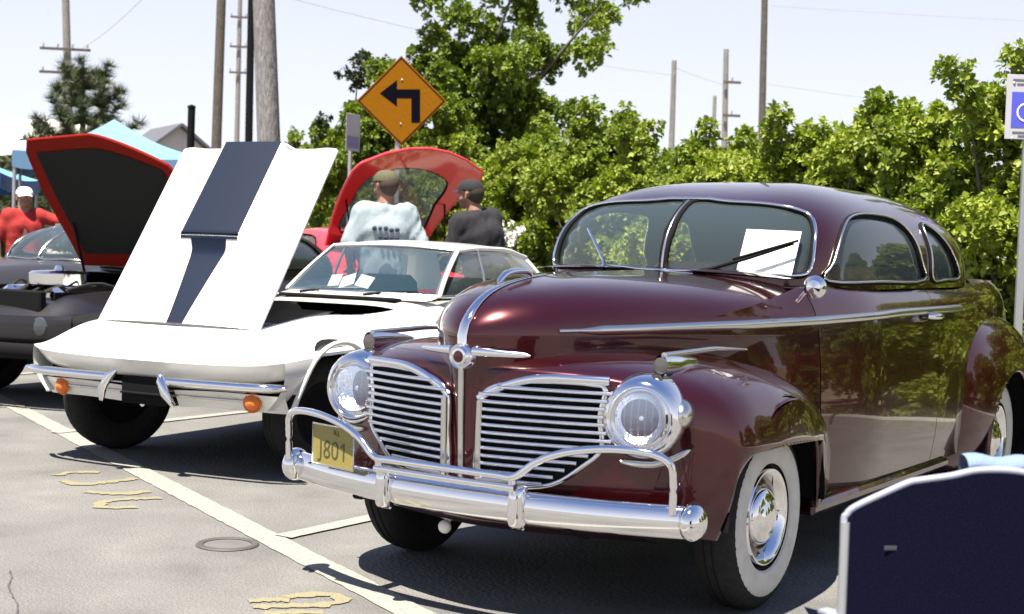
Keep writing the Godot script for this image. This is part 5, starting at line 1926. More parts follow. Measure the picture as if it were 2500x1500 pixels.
	for s: float in [1.0, -1.0]:
		mb = MB.new()
		mb.surf(func(u: float, v: float) -> Vector3:
			var top: Vector3 = RF.call(s, lerpf(0.02, 0.97, u)) - Vector3(0.004 * s, 0.01, 0)
			var bot := Vector3(0.635 * s, 0.945, lerpf(-1.46, -3.12, u))
			return top.lerp(bot, v) + Vector3(0.018 * s * sin(PI * v), 0, 0), 14, 8, Vector3(0, 1.0, -2.4))
		var sg := obj("side_window", mb, M.glass, t)
		mb = MB.new()
		mb.tube([Vector3(0.545 * s, 1.255, -2.10), Vector3(0.605 * s, 1.10, -2.08), Vector3(0.640 * s, 0.95, -2.06)], 0.011, 6)
		mb.tube([Vector3(0.61 * s, 0.945, -1.45), Vector3(0.642 * s, 0.948, -2.1), Vector3(0.655 * s, 0.945, -3.1)], 0.012, 6)
		obj("frame", mb, M.dull_chrome, sg)
	mb = MB.new()
	mb.surf(func(u: float, v: float) -> Vector3: return Vector3(lerpf(-0.60, 0.60, u), 0.938 + 0.012 * sin(PI * u) - 0.02 * v, lerpf(-1.30, -1.12, v) - 0.14 * pow(u * 2 - 1, 2.0)), 16, 4, Vector3(0, 0.5, -1.2))
	obj("cowl", mb, paint, t)
	mb = MB.new(); mb.box(Vector3(0, 0.88, -1.50), Vector3(1.05, 0.14, 0.22), Basis.IDENTITY, 0.05)
	obj("dashboard", mb, M.black, t)
	seats(t, -2.45, 0.50, M.dark_cloth)
	mb = MB.new(); mb.box(Vector3(0.0, 0.66, -2.75), Vector3(1.0, 0.5, 0.05), Basis.IDENTITY, 0.02); mb.box(Vector3(0.0, 0.42, -2.2), Vector3(1.1, 0.04, 1.3))
	obj("bulkhead", mb, M.dark_cloth, t)
	for q in [[-0.20, 0.13, 0.3], [-0.06, 0.11, -0.2], [-0.30, 0.09, 0.1]]:
		mb = MB.new(); mb.box(Vector3(q[0], 1.02, -1.58), Vector3(q[1], 0.105, 0.002), Basis(Vector3.BACK, q[2]) * Basis(Vector3.RIGHT, -0.75))
		obj("paper_notice", mb, M.paper, t)
	for s: float in [1.0, -1.0]:
		mb = MB.new()
		mb.tube([Vector3(0.25 * s - 0.1, 0.945, -1.22), Vector3(0.25 * s, 0.965, -1.35), Vector3(0.25 * s + 0.22, 0.975, -1.385)], [0.010, 0.006, 0.005], 5)
		obj("wiper", mb, M.black, t)
	mb = MB.new()
	mb.box(Vector3(0.0, 0.925, -1.16), Vector3(0.9, 0.02, 0.10), Basis(Vector3.RIGHT, -0.1), 0.005)
	obj("cowl_grille", mb, M.black, t)
	wheel(t, Vector3(0.72, 0.33, 0.17), 1.0, -0.42, 0.33, 0.20, 0, M.black)
	wheel(t, Vector3(-0.74, 0.33, 0.13), -1.0, -0.42, 0.33, 0.20, 0, M.black)
	wheel(t, Vector3(0.74, 0.33, -2.49), 1.0, 0.0, 0.33, 0.20, 0, M.dull_chrome)
	wheel(t, Vector3(-0.74, 0.33, -2.49), -1.0, 0.0, 0.33, 0.20, 0, M.dull_chrome)

func sedan_body(t: Node3D, paint: Material, bay: bool) -> Dictionary:
	var P := {
		"zn": 0.85, "nose_a": 0.12, "nose_b": 0.05, "zt": -3.55, "edge_n": 7.0,
		"hw": [[-3.5, 0.74], [-2.5, 0.85], [0.0, 0.86], [0.85, 0.82]],
		"yc": [[-3.5, 0.74], [-0.9, 0.75], [0.3, 0.72], [0.85, 0.68]],
		"yd": [[-3.5, 0.92], [-2.9, 0.98], [-0.95, 0.98], [-0.6, 0.86], [0.2, 0.84], [0.85, 0.80]] if bay else [[-3.5, 0.92], [-2.9, 0.98], [-0.9, 0.98], [0.2, 0.94], [0.85, 0.84]],
		"hump": [[0.68, 0.03, 0.0, 0.9, 0.15]],
		"holes": [[-0.85, 0.62, 0.60]] if bay else [], "arches": [0.0, -2.6], "arch_r": 0.37, "arch_y": 0.33, "sill": 0.22,
		"face": [Vector2(0, 0), Vector2(-0.04, 0.012), Vector2(-0.14, 0.01), Vector2(-0.22, -0.02)]}
	wedge_body(t, P, paint, 40, 70)
	var mb := MB.new()
	mb.surf(func(u: float, v: float) -> Vector3:
		var a := u * 2.0 - 1.0
		return Vector3(a * 0.76, lerpf(0.52, 0.36, v), front_z(P, a) - 0.05), 24, 3, Vector3(0, 0.45, 0))
	obj("grille_recess", mb, M.black, t)
	mb = MB.new()
	mb.surf(func(u: float, v: float) -> Vector3:
		var a := lerpf(-1.02, 1.02, u)
		var an := lerpf(-1.8, 1.8, v)
		return Vector3(a * 0.85, 0.43 + sin(an) * 0.055, front_z(P, clampf(a, -1, 1)) + 0.02 + cos(an) * 0.04), 40, 10, Vector3(0, 0.43, 0.3))
	obj("front_bumper", mb, M.black if paint == M.oxblood else M.dull_chrome, t)
	for s: float in [1.0, -1.0]:
		mb = MB.new()
		mb.lathe([Vector2(0, 0.012), Vector2(0.04, 0.01), Vector2(0.065, 0.004), Vector2(0.075, -0.02)], Transform3D(Basis(Vector3.UP, 0.1 * s), Vector3(0.62 * s, 0.61, front_z(P, 0.74) + 0.005)), 24)
		obj("headlight", mb, smat(lin(0.05, 0.055, 0.06), 0.1), t)
	for q in [[1.0, 0.0], [-1.0, 0.0], [1.0, -2.6], [-1.0, -2.6]]:
		wheel(t, Vector3(0.73 * q[0], 0.33, q[1]), q[0], 0.0, 0.33, 0.19, 0, M.dull_chrome)
	return P

func sedan_cabin(t: Node3D, paint: Material, frame: Material) -> void:
	var D := Dome.new()
	D.y0 = 0.95; D.H = 0.46; D.zc = -1.95; D.b = 0.68; D.af = 1.05; D.ar = 1.15; D.n3 = [1.8, 2.9, 2.0]; D.m3 = [5.0, 4.0, 3.0]
	var ws := D.loop_xy(smooth_path(V2([0.004, 1.0, 0.35, 0.995, 0.56, 1.0, 0.55, 1.1, 0.50, 1.25, 0.46, 1.33, 0.25, 1.35, 0.004, 1.355, 0.004, 1.2]), 3, true))
	for k in ws.size(): ws[k] = Vector2(maxf(ws[k].x, 0.005), ws[k].y)
	var dw := D.loop_zy(smooth_path(V2([-1.35, 1.03, -1.45, 1.18, -1.6, 1.29, -1.85, 1.32, -2.2, 1.31, -2.45, 1.25, -2.6, 1.1, -2.6, 1.03]), 3, true))
	cabin(t, D, [["windshield", ws], ["side_window", dw]], paint, 0.09, frame)
	seats(t, -2.0, 0.6, M.dark_cloth)
	var mb := MB.new(); mb.box(Vector3(0, 0.95, -1.15), Vector3(1.15, 0.12, 0.2), Basis.IDENTITY, 0.05)
	obj("dashboard", mb, M.black, t)

func build_other_cars() -> void:
	# deep-red car with its hood up, left of the sports car
	var t := thing("red_muscle_car", "deep red car with its hood raised over a chrome-topped engine, at the left edge", "car", Vector3(-3.55, 0, -11.4), -0.5)
	sedan_body(t, M.oxblood, true)
	sedan_cabin(t, M.oxblood, M.black)
	engine_bay(t, -0.85, 0.62, 0.585, 0.36, 0.92, true)
	var hinge := Vector3(0, 1.02, -0.92)
	var dirv := Vector3(0, 0.86, 0.51); var up := Vector3(0, 0.51, -0.86)
	var pan := func(a: float, b: float) -> Vector3:
		var w := lerpf(0.66, 0.76, smoothstep(0.0, 0.7, b)) - 0.06 * smoothstep(0.9, 1.0, b)
		var L := 1.22 - 0.04 * absf(a) - 0.22 * pow(maxf(a, 0.0), 1.4)
		return hinge + Vector3(a * w, 0, 0) + dirv * (b * L) + up * (0.07 * (1.0 - a * a) * sin(PI * clampf(b, 0.05, 0.95)))
	var mb := MB.new()
	mb.surf(func(u: float, v: float) -> Vector3: return pan.call(u * 2 - 1, v), 24, 20, hinge - up)
	mb.surf(func(u: float, v: float) -> Vector3: return pan.call(u * 2 - 1, v) - up * 0.03, 24, 20, hinge + up)
	var ed := []
	for k in 13: ed.append(pan.call(-1.0, k / 12.0) - up * 0.015)
	for k in 21: ed.append(pan.call(-1.0 + k * 0.1, 1.0) - up * 0.015)
	for k in 13: ed.append(pan.call(1.0, 1.0 - k / 12.0) - up * 0.015)
	mb.tube(ed, 0.017, 6)
	var hd := obj("hood", mb, M.hood_red, t)
	mb = MB.new()
	mb.surf(func(u: float, v: float) -> Vector3: return pan.call((u * 2 - 1) * 0.86, lerpf(0.10, 0.91, v)) - up * 0.037, 20, 16, hinge + up)
	obj("hood_lining", mb, tri_mat([[0.0, lin(0.012, 0.013, 0.012)], [1.0, lin(0.03, 0.03, 0.028)]], 0.04, 3.0, 0.95, 71, 3.0, false), hd).material_override.metallic_specular = 0.15
	for s: float in [1.0, -1.0]:
		mb = MB.new(); mb.tube([Vector3(0.56 * s, 0.95, -0.82), pan.call(0.8 * s, 0.35) - up * 0.04], 0.012, 6)
		obj("hood_strut", mb, M.black, hd)
	mb = MB.new(); mb.box(Vector3(0.42, 0.93, -0.62), Vector3(0.16, 0.13, 0.18), Basis.IDENTITY, 0.03)
	obj("battery", mb, smat(lin(0.015, 0.02, 0.09), 0.5), t)
	mb = MB.new(); mb.ball(Vector3(0.60, 0.98, -0.78), Vector3(0.14, 0.05, 0.12))
	obj("washer_bottle", mb, M.paper, t)

	# the next car along, mostly hidden: silver-blue windshield shows
	t = thing("dark_sedan", "dark sedan with a bright reflecting windshield behind the red car's fender", "car", Vector3(-5.35, 0, -14.25), -0.5)
	sedan_body(t, smat(lin(0.03, 0.03, 0.035), 0.3), false)
	sedan_cabin(t, smat(lin(0.03, 0.03, 0.035), 0.3), M.dull_chrome)

	# bright red hatchback with rear lid up, tail towards us
	t = thing("red_hatchback", "bright red hatchback with its glazed rear lid raised, beyond the white sports car", "car", Vector3(-2.16, 0, -16.7), -2.42)
	var P := {
		"zn": 2.0, "nose_a": 0.2, "nose_b": 0.06, "zt": -1.95, "edge_n": 7.0,
		"hw": [[-2.0, 0.78], [0.0, 0.84], [2.0, 0.75]], "yc": [[-2.0, 0.90], [2.0, 0.72]],
		"yd": [[-2.0, 0.94], [-1.4, 1.02], [0.8, 0.98], [2.0, 0.78]], "hump": [],
		"holes": [[-1.75, 0.7, 0.62]], "arches": [1.25, -1.25], "arch_r": 0.36, "arch_y": 0.32, "sill": 0.22,
		"face": [Vector2(0, 0), Vector2(-0.1, 0.02), Vector2(-0.3, 0.0), Vector2(-0.42, -0.03)]}
	wedge_body(t, P, M.red_paint, 30, 50)
	var D := Dome.new()
	D.y0 = 0.98; D.H = 0.44; D.zc = -0.25; D.b = 0.69; D.af = 1.15; D.ar = 1.45; D.n3 = [1.8, 2.8, 1.7]; D.m3 = [5, 4, 4]
	var ws := D.loop_xy(smooth_path(V2([0.004, 1.03, 0.4, 1.03, 0.56, 1.03, 0.53, 1.2, 0.47, 1.33, 0.2, 1.35, 0.004, 1.355]), 3, true))
	for k in ws.size(): ws[k] = Vector2(maxf(ws[k].x, 0.005), ws[k].y)
	var dw := D.loop_zy(smooth_path(V2([0.3, 1.05, 0.15, 1.2, 0.0, 1.3, -0.3, 1.33, -0.6, 1.30, -0.8, 1.15, -0.8, 1.05]), 3, true))
	# rear opening left by the raised lid
	var hatch := PackedVector2Array()
	for q in [[PI - 0.002, 0.12], [PI - 0.36, 0.12], [PI - 0.42, 0.5], [PI - 0.5, 0.95], [PI - 0.3, 1.05], [PI - 0.002, 1.08]]: hatch.append(Vector2(q[0], q[1]))
	cabin(t, D, [["windshield", ws], ["side_window", dw], ["", hatch]], M.red_paint, 0.09, M.black)
	mb = MB.new()
	mb.box(Vector3(0, 0.62, -1.2), Vector3(1.2, 0.04, 1.3)); mb.box(Vector3(0, 0.85, -0.5), Vector3(1.2, 0.5, 0.08), Basis(Vector3.RIGHT, 0.2), 0.03)
	obj("cargo_floor", mb, M.black, t)
	seats(t, -0.2, 0.6, M.dark_cloth)
	var hg := Vector3(0, 1.24, -0.95)
	var ld := Vector3(0, 0.70, -0.714); var ln := Vector3(0, 0.714, 0.70)
	var lidf := func(q: Vector2) -> Vector3:
		# q.x in -1..1 across, q.y 0..1 from hinge to lip
		var w := lerpf(0.64, 0.86, q.y)
		var L := 1.38 - 0.22 * q.x * q.x
		return hg + Vector3(q.x * w, 0, 0) + ld * (q.y * L) + ln * (0.10 * (1.0 - q.x * q.x) + 0.07 * sin(q.y * PI))
	var outer := to2([Vector2(-1, 0), Vector2(1, 0), Vector2(1, 0.93), Vector2(0.93, 1), Vector2(-0.93, 1), Vector2(-1, 0.93)])
	var inner := to2(smooth_path(V2([-0.74, 0.10, 0.74, 0.10, 0.76, 0.45, 0.71, 0.68, 0.50, 0.75, 0.0, 0.77, -0.50, 0.75, -0.71, 0.68, -0.76, 0.45]), 3, true))
	mb = MB.new()
	mb.patch(lidf, outer, [inner], 0.10, hg - ln)
	mb.patch(func(q: Vector2) -> Vector3: return lidf.call(q) - ln * 0.03, outer, [inner], 0.10, hg + ln)
	var eo := []; var ei := []
	for k in outer.size():
		for j in 6: eo.append(lidf.call((outer[k] as Vector2).lerp(outer[(k + 1) % outer.size()], j / 6.0)) - ln * 0.015)
	for q in inner: ei.append(lidf.call(q) - ln * 0.015)
	mb.tube(eo, 0.018, 6, true)
	var lid := obj("rear_lid", mb, M.red_paint, t)
	mb = MB.new(); mb.tube(ei, 0.016, 6, true)
	obj("seal", mb, M.black, lid)
	mb = MB.new()
	mb.patch(func(q: Vector2) -> Vector3: return lidf.call(q) - ln * 0.012, inner, [], 0.14, hg - ln)
	var tint := StandardMaterial3D.new()
	tint.albedo_color = Color(0.40, 0.53, 0.57, 0.6); tint.transparency = BaseMaterial3D.TRANSPARENCY_ALPHA; tint.roughness = 0.03
	obj("lid_glass", mb, tint, lid)
	for s: float in [1.0, -1.0]:
		mb = MB.new(); mb.tube([Vector3(0.6 * s, 1.0, -1.45), lidf.call(Vector2(0.88 * s, 0.5)) - ln * 0.03], 0.011, 6)
		obj("gas_strut", mb, M.black, lid)
		mb = MB.new(); mb.box(Vector3(0.60 * s, 0.76, -1.93), Vector3(0.24, 0.13, 0.04), Basis(Vector3.UP, 0.2 * s), 0.01)
		obj("tail_lamp", mb, smat(lin(0.4, 0.01, 0.01), 0.2), t)
	for q in [[1.0, 1.25], [-1.0, 1.25], [1.0, -1.25], [-1.0, -1.25]]:
		wheel(t, Vector3(0.72 * q[0], 0.31, q[1]), q[0], 0.0, 0.31, 0.18, 0, M.dull_chrome)

# ---------------------------------------------------------------- people
# bones: [a, b, ra, rb]; smooth union of tapered capsules meshed with surface nets
func flesh(mb: MB, bones: Array, cell: float, k: float) -> void:
	var lo := Vector3(1e9, 1e9, 1e9); var hi := -lo
	for b in bones:
		var r := maxf(b[2], b[3])
		for p in [b[0], b[1]]:
			lo = lo.min(p - Vector3.ONE * r); hi = hi.max(p + Vector3.ONE * r)
	lo -= Vector3.ONE * (cell * 2.5); hi += Vector3.ONE * (cell * 2.5)
	var nx := int((hi.x - lo.x) / cell) + 1; var ny := int((hi.y - lo.y) / cell) + 1; var nz := int((hi.z - lo.z) / cell) + 1
	var F := PackedFloat32Array(); F.resize(nx * ny * nz); F.fill(1.0)
	for b in bones:
		var a: Vector3 = b[0]; var ab: Vector3 = b[1] - b[0]
		var r0: float = b[2]; var r1: float = b[3]
		var l2 := maxf(ab.length_squared(), 1e-9)
		var m := maxf(r0, r1) + k + cell * 2.0
		var bl := (a.min(b[1]) - Vector3.ONE * m - lo) / cell
		var bh := (a.max(b[1]) + Vector3.ONE * m - lo) / cell
		for z in range(maxi(0, int(bl.z)), mini(nz, int(bh.z) + 1)):
			for y in range(maxi(0, int(bl.y)), mini(ny, int(bh.y) + 1)):
				var i := (z * ny + y) * nx
				for x in range(maxi(0, int(bl.x)), mini(nx, int(bh.x) + 1)):
					var p := lo + Vector3(x, y, z) * cell - a
					var t := clampf(p.dot(ab) / l2, 0.0, 1.0)
					var d := (p - ab * t).length() - lerpf(r0, r1, t)
					var o := F[i + x]
					var h := maxf(k - absf(o - d), 0.0)
					F[i + x] = minf(o, d) - h * h / (4.0 * k)
	var id := PackedInt32Array(); id.resize(nx * ny * nz); id.fill(-1)
	var sx := 1; var sy := nx; var sz := nx * ny
	for z in nz - 1:
		for y in ny - 1:
			for x in nx - 1:
				var i := (z * ny + y) * nx + x
				var c := 0
				for q in 8:
					if F[i + (q & 1) * sx + ((q >> 1) & 1) * sy + (q >> 2) * sz] < 0.0: c += 1
				if c == 0 or c == 8: continue
				var acc := Vector3.ZERO; var n := 0
				for ax in 3:
					var st: int = [sx, sy, sz][ax]
					var u := (ax + 1) % 3; var w := (ax + 2) % 3
					for q in 4:
						var base := Vector3.ZERO
						base[u] = q & 1; base[w] = q >> 1
						var j := i + int(base.x) * sx + int(base.y) * sy + int(base.z) * sz
						var fa := F[j]; var fb := F[j + st]
						if (fa < 0.0) != (fb < 0.0):
							base[ax] = fa / (fa - fb)
							acc += base; n += 1
				var g := Vector3(F[i + sx] + F[i + sx + sy] + F[i + sx + sz] + F[i + sx + sy + sz] - F[i] - F[i + sy] - F[i + sz] - F[i + sy + sz],
					F[i + sy] + F[i + sx + sy] + F[i + sy + sz] + F[i + sx + sy + sz] - F[i] - F[i + sx] - F[i + sz] - F[i + sx + sz],
					F[i + sz] + F[i + sx + sz] + F[i + sy + sz] + F[i + sx + sy + sz] - F[i] - F[i + sx] - F[i + sy] - F[i + sx + sy])
				id[i] = mb.vert(lo + (Vector3(x, y, z) + acc / n) * cell, g.normalized())
	for z in range(1, nz - 1):
		for y in range(1, ny - 1):
			for x in range(1, nx - 1):
				var i := (z * ny + y) * nx + x
				var f0 := F[i] < 0.0
				for ax in 3:
					var st: int = [sx, sy, sz][ax]
					if f0 == (F[i + st] < 0.0): continue
					var s1: int = [sy, sz, sx][ax]; var s2: int = [sz, sx, sy][ax]
					var a := id[i]; var b := id[i - s1]; var c := id[i - s1 - s2]; var d := id[i - s2]
					if a < 0 or b < 0 or c < 0 or d < 0: continue
					mb.tri(a, b, c); mb.tri(a, c, d)

# cloth folds: push vertices along their normals by stretched noise, then refit the normals
func wrinkle(mb: MB, amp: float, freq: float, seed_: int) -> void:
	var n := FastNoiseLite.new(); n.seed = seed_; n.frequency = freq; n.fractal_octaves = 2
	n.noise_type = FastNoiseLite.TYPE_SIMPLEX_SMOOTH
	for i in mb.V.size():
		var p := mb.V[i]
		var f := n.get_noise_3d(p.x * 1.2 + p.y * 0.5, p.y * 0.55 + p.x * 0.4, p.z * 1.1)
		mb.V[i] = p + mb.N[i] * (amp * (1.0 - 2.2 * absf(f)))
	var acc := PackedVector3Array(); acc.resize(mb.V.size())
	for k in range(0, mb.I.size(), 3):
		var a := mb.I[k]; var b := mb.I[k + 1]; var c := mb.I[k + 2]
		var g := (mb.V[c] - mb.V[a]).cross(mb.V[b] - mb.V[a])
		acc[a] += g; acc[b] += g; acc[c] += g
	for i in acc.size():
		if acc[i].length() > 1e-12: mb.N[i] = acc[i].normalized()

func person(label: String, at: Vector3, turn: float, s: float, o: Dictionary) -> Node3D:
	var t := thing("person", label, "person", at, turn)
	t.scale = Vector3.ONE * s
	var ln: float = o.get("lean", 0.0)          # sideways
	var fw: float = o.get("bend", 0.0)
	var hipc := Vector3(0, 0.93, 0)
	var up := Vector3(ln, 1.0, fw).normalized()
	var sp := func(y: float) -> Vector3: return hipc + up * (y - 0.93)
	var R3 := Basis(Quaternion(Vector3.UP, up))
	var sk := []
	var shirt := []
	var pants := []
	var chest: Vector3 = sp.call(1.30)
	var neck: Vector3 = sp.call(1.50)
	var head: Vector3 = sp.call(1.655) + Vector3(0, 0, 0.015) + o.get("head", Vector3.ZERO)
	sk.append([sp.call(1.0), chest, 0.12, 0.13]); sk.append([sp.call(1.40), neck, 0.075, 0.058]); sk.append([neck, head, 0.056, 0.06])
	shirt.append([sp.call(1.38), sp.call(1.468) + Vector3(0, 0, -0.012), 0.10, 0.072])
	for e: float in [-1.0, 1.0]:
		shirt.append([sp.call(0.95) + R3 * Vector3(0.07 * e, 0, 0), chest + R3 * Vector3(0.085 * e, 0, 0), 0.125, 0.13])
		shirt.append([chest + R3 * Vector3(0.08 * e, 0.02, -0.01), sp.call(1.43) + R3 * Vector3(0.11 * e, 0, -0.01), 0.12, 0.075])
		var sh: Vector3 = sp.call(1.445) + R3 * Vector3(0.175 * e, 0, 0)
		var arm: Array = o.get("arm_l" if e > 0 else "arm_r", [Vector3(0.30, -0.27, -0.02), Vector3(0.30, -0.50, 0.10)])
		var el: Vector3 = sh + Vector3((arm[0].x - 0.175) * e, arm[0].y, arm[0].z)
		var wr: Vector3 = sh + Vector3((arm[1].x - 0.175) * e, arm[1].y, arm[1].z)
		sk.append([sh, el, 0.050, 0.042]); sk.append([el, wr, 0.041, 0.028])
		shirt.append([sp.call(1.43) + R3 * Vector3(0.10 * e, 0, 0), sh, 0.075, 0.072])
		shirt.append([sh, sh.lerp(el, o.get("sleeve", 0.75)), 0.070, 0.068])
		# hand
		var hd: Vector3 = (wr - el).normalized()
		var sd: Vector3 = hd.cross(Vector3(0, 0.2, 1)).normalized()
		var nn: Vector3 = sd.cross(hd)
		var hb := []
		hb.append([wr, wr + hd * 0.05, 0.026, 0.028]); hb.append([wr + hd * 0.04 + sd * 0.02, wr + hd * 0.08 + sd * 0.02, 0.020, 0.015]); hb.append([wr + hd * 0.04 - sd * 0.02, wr + hd * 0.08 - sd * 0.02, 0.020, 0.015])
		for f in 4:
			var off := (f - 1.5) * 0.019
			var fl: float = [0.066, 0.078, 0.074, 0.058][f]
			var k0: Vector3 = wr + hd * 0.085 + sd * off
			var k1: Vector3 = k0 + hd * fl * 0.5 + nn * 0.008
			hb.append([k0, k1, 0.0095, 0.0085]); hb.append([k1, k1 + hd * fl * 0.42 + nn * 0.022, 0.0085, 0.0075])
		hb.append([wr + hd * 0.025 - sd * 0.022, wr + hd * 0.06 - sd * 0.05 + nn * 0.012, 0.014, 0.010]); hb.append([wr + hd * 0.06 - sd * 0.05 + nn * 0.012, wr + hd * 0.085 - sd * 0.054 + nn * 0.02, 0.010, 0.008])
		var hm := MB.new(); flesh(hm, hb, 0.006, 0.010)
		o["hm%d" % int(e)] = hm
		# legs
		var hp := hipc + Vector3(0.095 * e, 0, 0)
		var kn := Vector3(0.11 * e, 0.50, 0.03); var an := Vector3(0.12 * e, 0.09, 0.0)
		sk.append([hp, kn, 0.08, 0.055]); sk.append([kn, an, 0.052, 0.036])
		pants.append([hp, kn, 0.102, 0.072]); pants.append([kn, an + Vector3(0, 0.0, 0), 0.070, 0.055])
		pants.append([hipc + Vector3(0.05 * e, 0.06, 0), hp, 0.125, 0.11])
		var shoe := MB.new()
		flesh(shoe, [[Vector3(0.12 * e, 0.05, -0.05), Vector3(0.13 * e, 0.042, 0.10), 0.046, 0.044], [Vector3(0.13 * e, 0.042, 0.10), Vector3(0.135 * e, 0.035, 0.16), 0.044, 0.032]], 0.012, 0.02)
		obj("shoe", shoe, M.black, t)
	var mb := MB.new()
	flesh(mb, sk, 0.018, 0.05)
	for e in [-1, 1]:
		var hm: MB = o["hm%d" % e]
		var b := mb.V.size()
		mb.V.append_array(hm.V); mb.N.append_array(hm.N); mb.C.append_array(hm.C)
		for i in hm.I: mb.I.append(i + b)
	# head with nose, brow, chin, ears
	var hb2 := []
	var yaw: float = o.get("look", 0.0)
	var HB := Basis(Vector3.UP, yaw)
	var hp2 := func(x: float, y: float, z: float) -> Vector3: return head + HB * Vector3(x, y, z)
	hb2.append([hp2.call(0, 0.035, -0.02), hp2.call(0, 0.03, 0.02), 0.088, 0.082]); hb2.append([hp2.call(0, -0.03, 0.02), hp2.call(0, -0.075, 0.055), 0.068, 0.040])
	hb2.append([hp2.call(0, 0.0, 0.09), hp2.call(0, -0.03, 0.112), 0.010, 0.015]); hb2.append([hp2.call(-0.03, 0.022, 0.085), hp2.call(0.03, 0.022, 0.085), 0.016, 0.016])
	hb2.append([hp2.call(-0.02, -0.062, 0.086), hp2.call(0.02, -0.062, 0.086), 0.010, 0.010])
	for e: float in [-1.0, 1.0]:
		hb2.append([hp2.call(0.086 * e, 0.015, -0.015), hp2.call(0.088 * e, -0.03, -0.005), 0.014, 0.010])
		hb2.append([hp2.call(0.04 * e, -0.02, 0.06), hp2.call(0.045 * e, -0.03, 0.05), 0.025, 0.03])
	hb2.append([neck, hp2.call(0, -0.06, -0.02), 0.056, 0.058])
	flesh(mb, hb2, 0.009, 0.014)
	obj("body", mb, o.skin, t)
	for e: float in [-1.0, 1.0]:
		mb = MB.new(); mb.ball(hp2.call(0.031 * e, 0.004, 0.086), Vector3(0.012, 0.008, 0.008), 8, 6)
		obj("eye", mb, M.paper, t)
	mb = MB.new(); flesh(mb, shirt, 0.018, 0.06); wrinkle(mb, 0.011, 5.5, 7)
	obj("shirt", mb, o.shirt, t)
	mb = MB.new(); flesh(mb, pants, 0.022, 0.06); wrinkle(mb, 0.010, 5.0, 9)
	obj("trousers", mb, o.pants, t)
	# hair, then a cap with a bill
	mb = MB.new()
	flesh(mb, [[hp2.call(0, 0.03, -0.035), hp2.call(0, 0.05, 0.005), 0.088, 0.086], [hp2.call(0, 0.0, -0.045), hp2.call(0, -0.025, -0.048), 0.070, 0.058]], 0.012, 0.02)
	obj("hair", mb, o.hair, t)
	if o.has("cap"):
		mb = MB.new()
		mb.surf(func(u: float, v: float) -> Vector3:
			var a := u * TAU; var th := v * PI * 0.5
			var r := 0.105 * pow(cos(th), 0.75)
			return hp2.call(cos(a) * r * 0.95, 0.045 + 0.09 * sin(th), sin(a) * r * 1.08 - 0.005), 28, 10, head)
		mb.surf(func(u: float, v: float) -> Vector3:
			var a := lerpf(0.45, PI - 0.45, u)
			var r := lerpf(0.100, 0.165, v)
			return hp2.call(cos(a) * 0.098 * lerpf(1.0, 0.9, v), 0.047 - 0.016 * v - 0.02 * pow(cos(a), 2.0), sin(a) * r), 16, 5, head - Vector3(0, 1, 0))
		obj("cap", mb, o.cap, t)
	return t

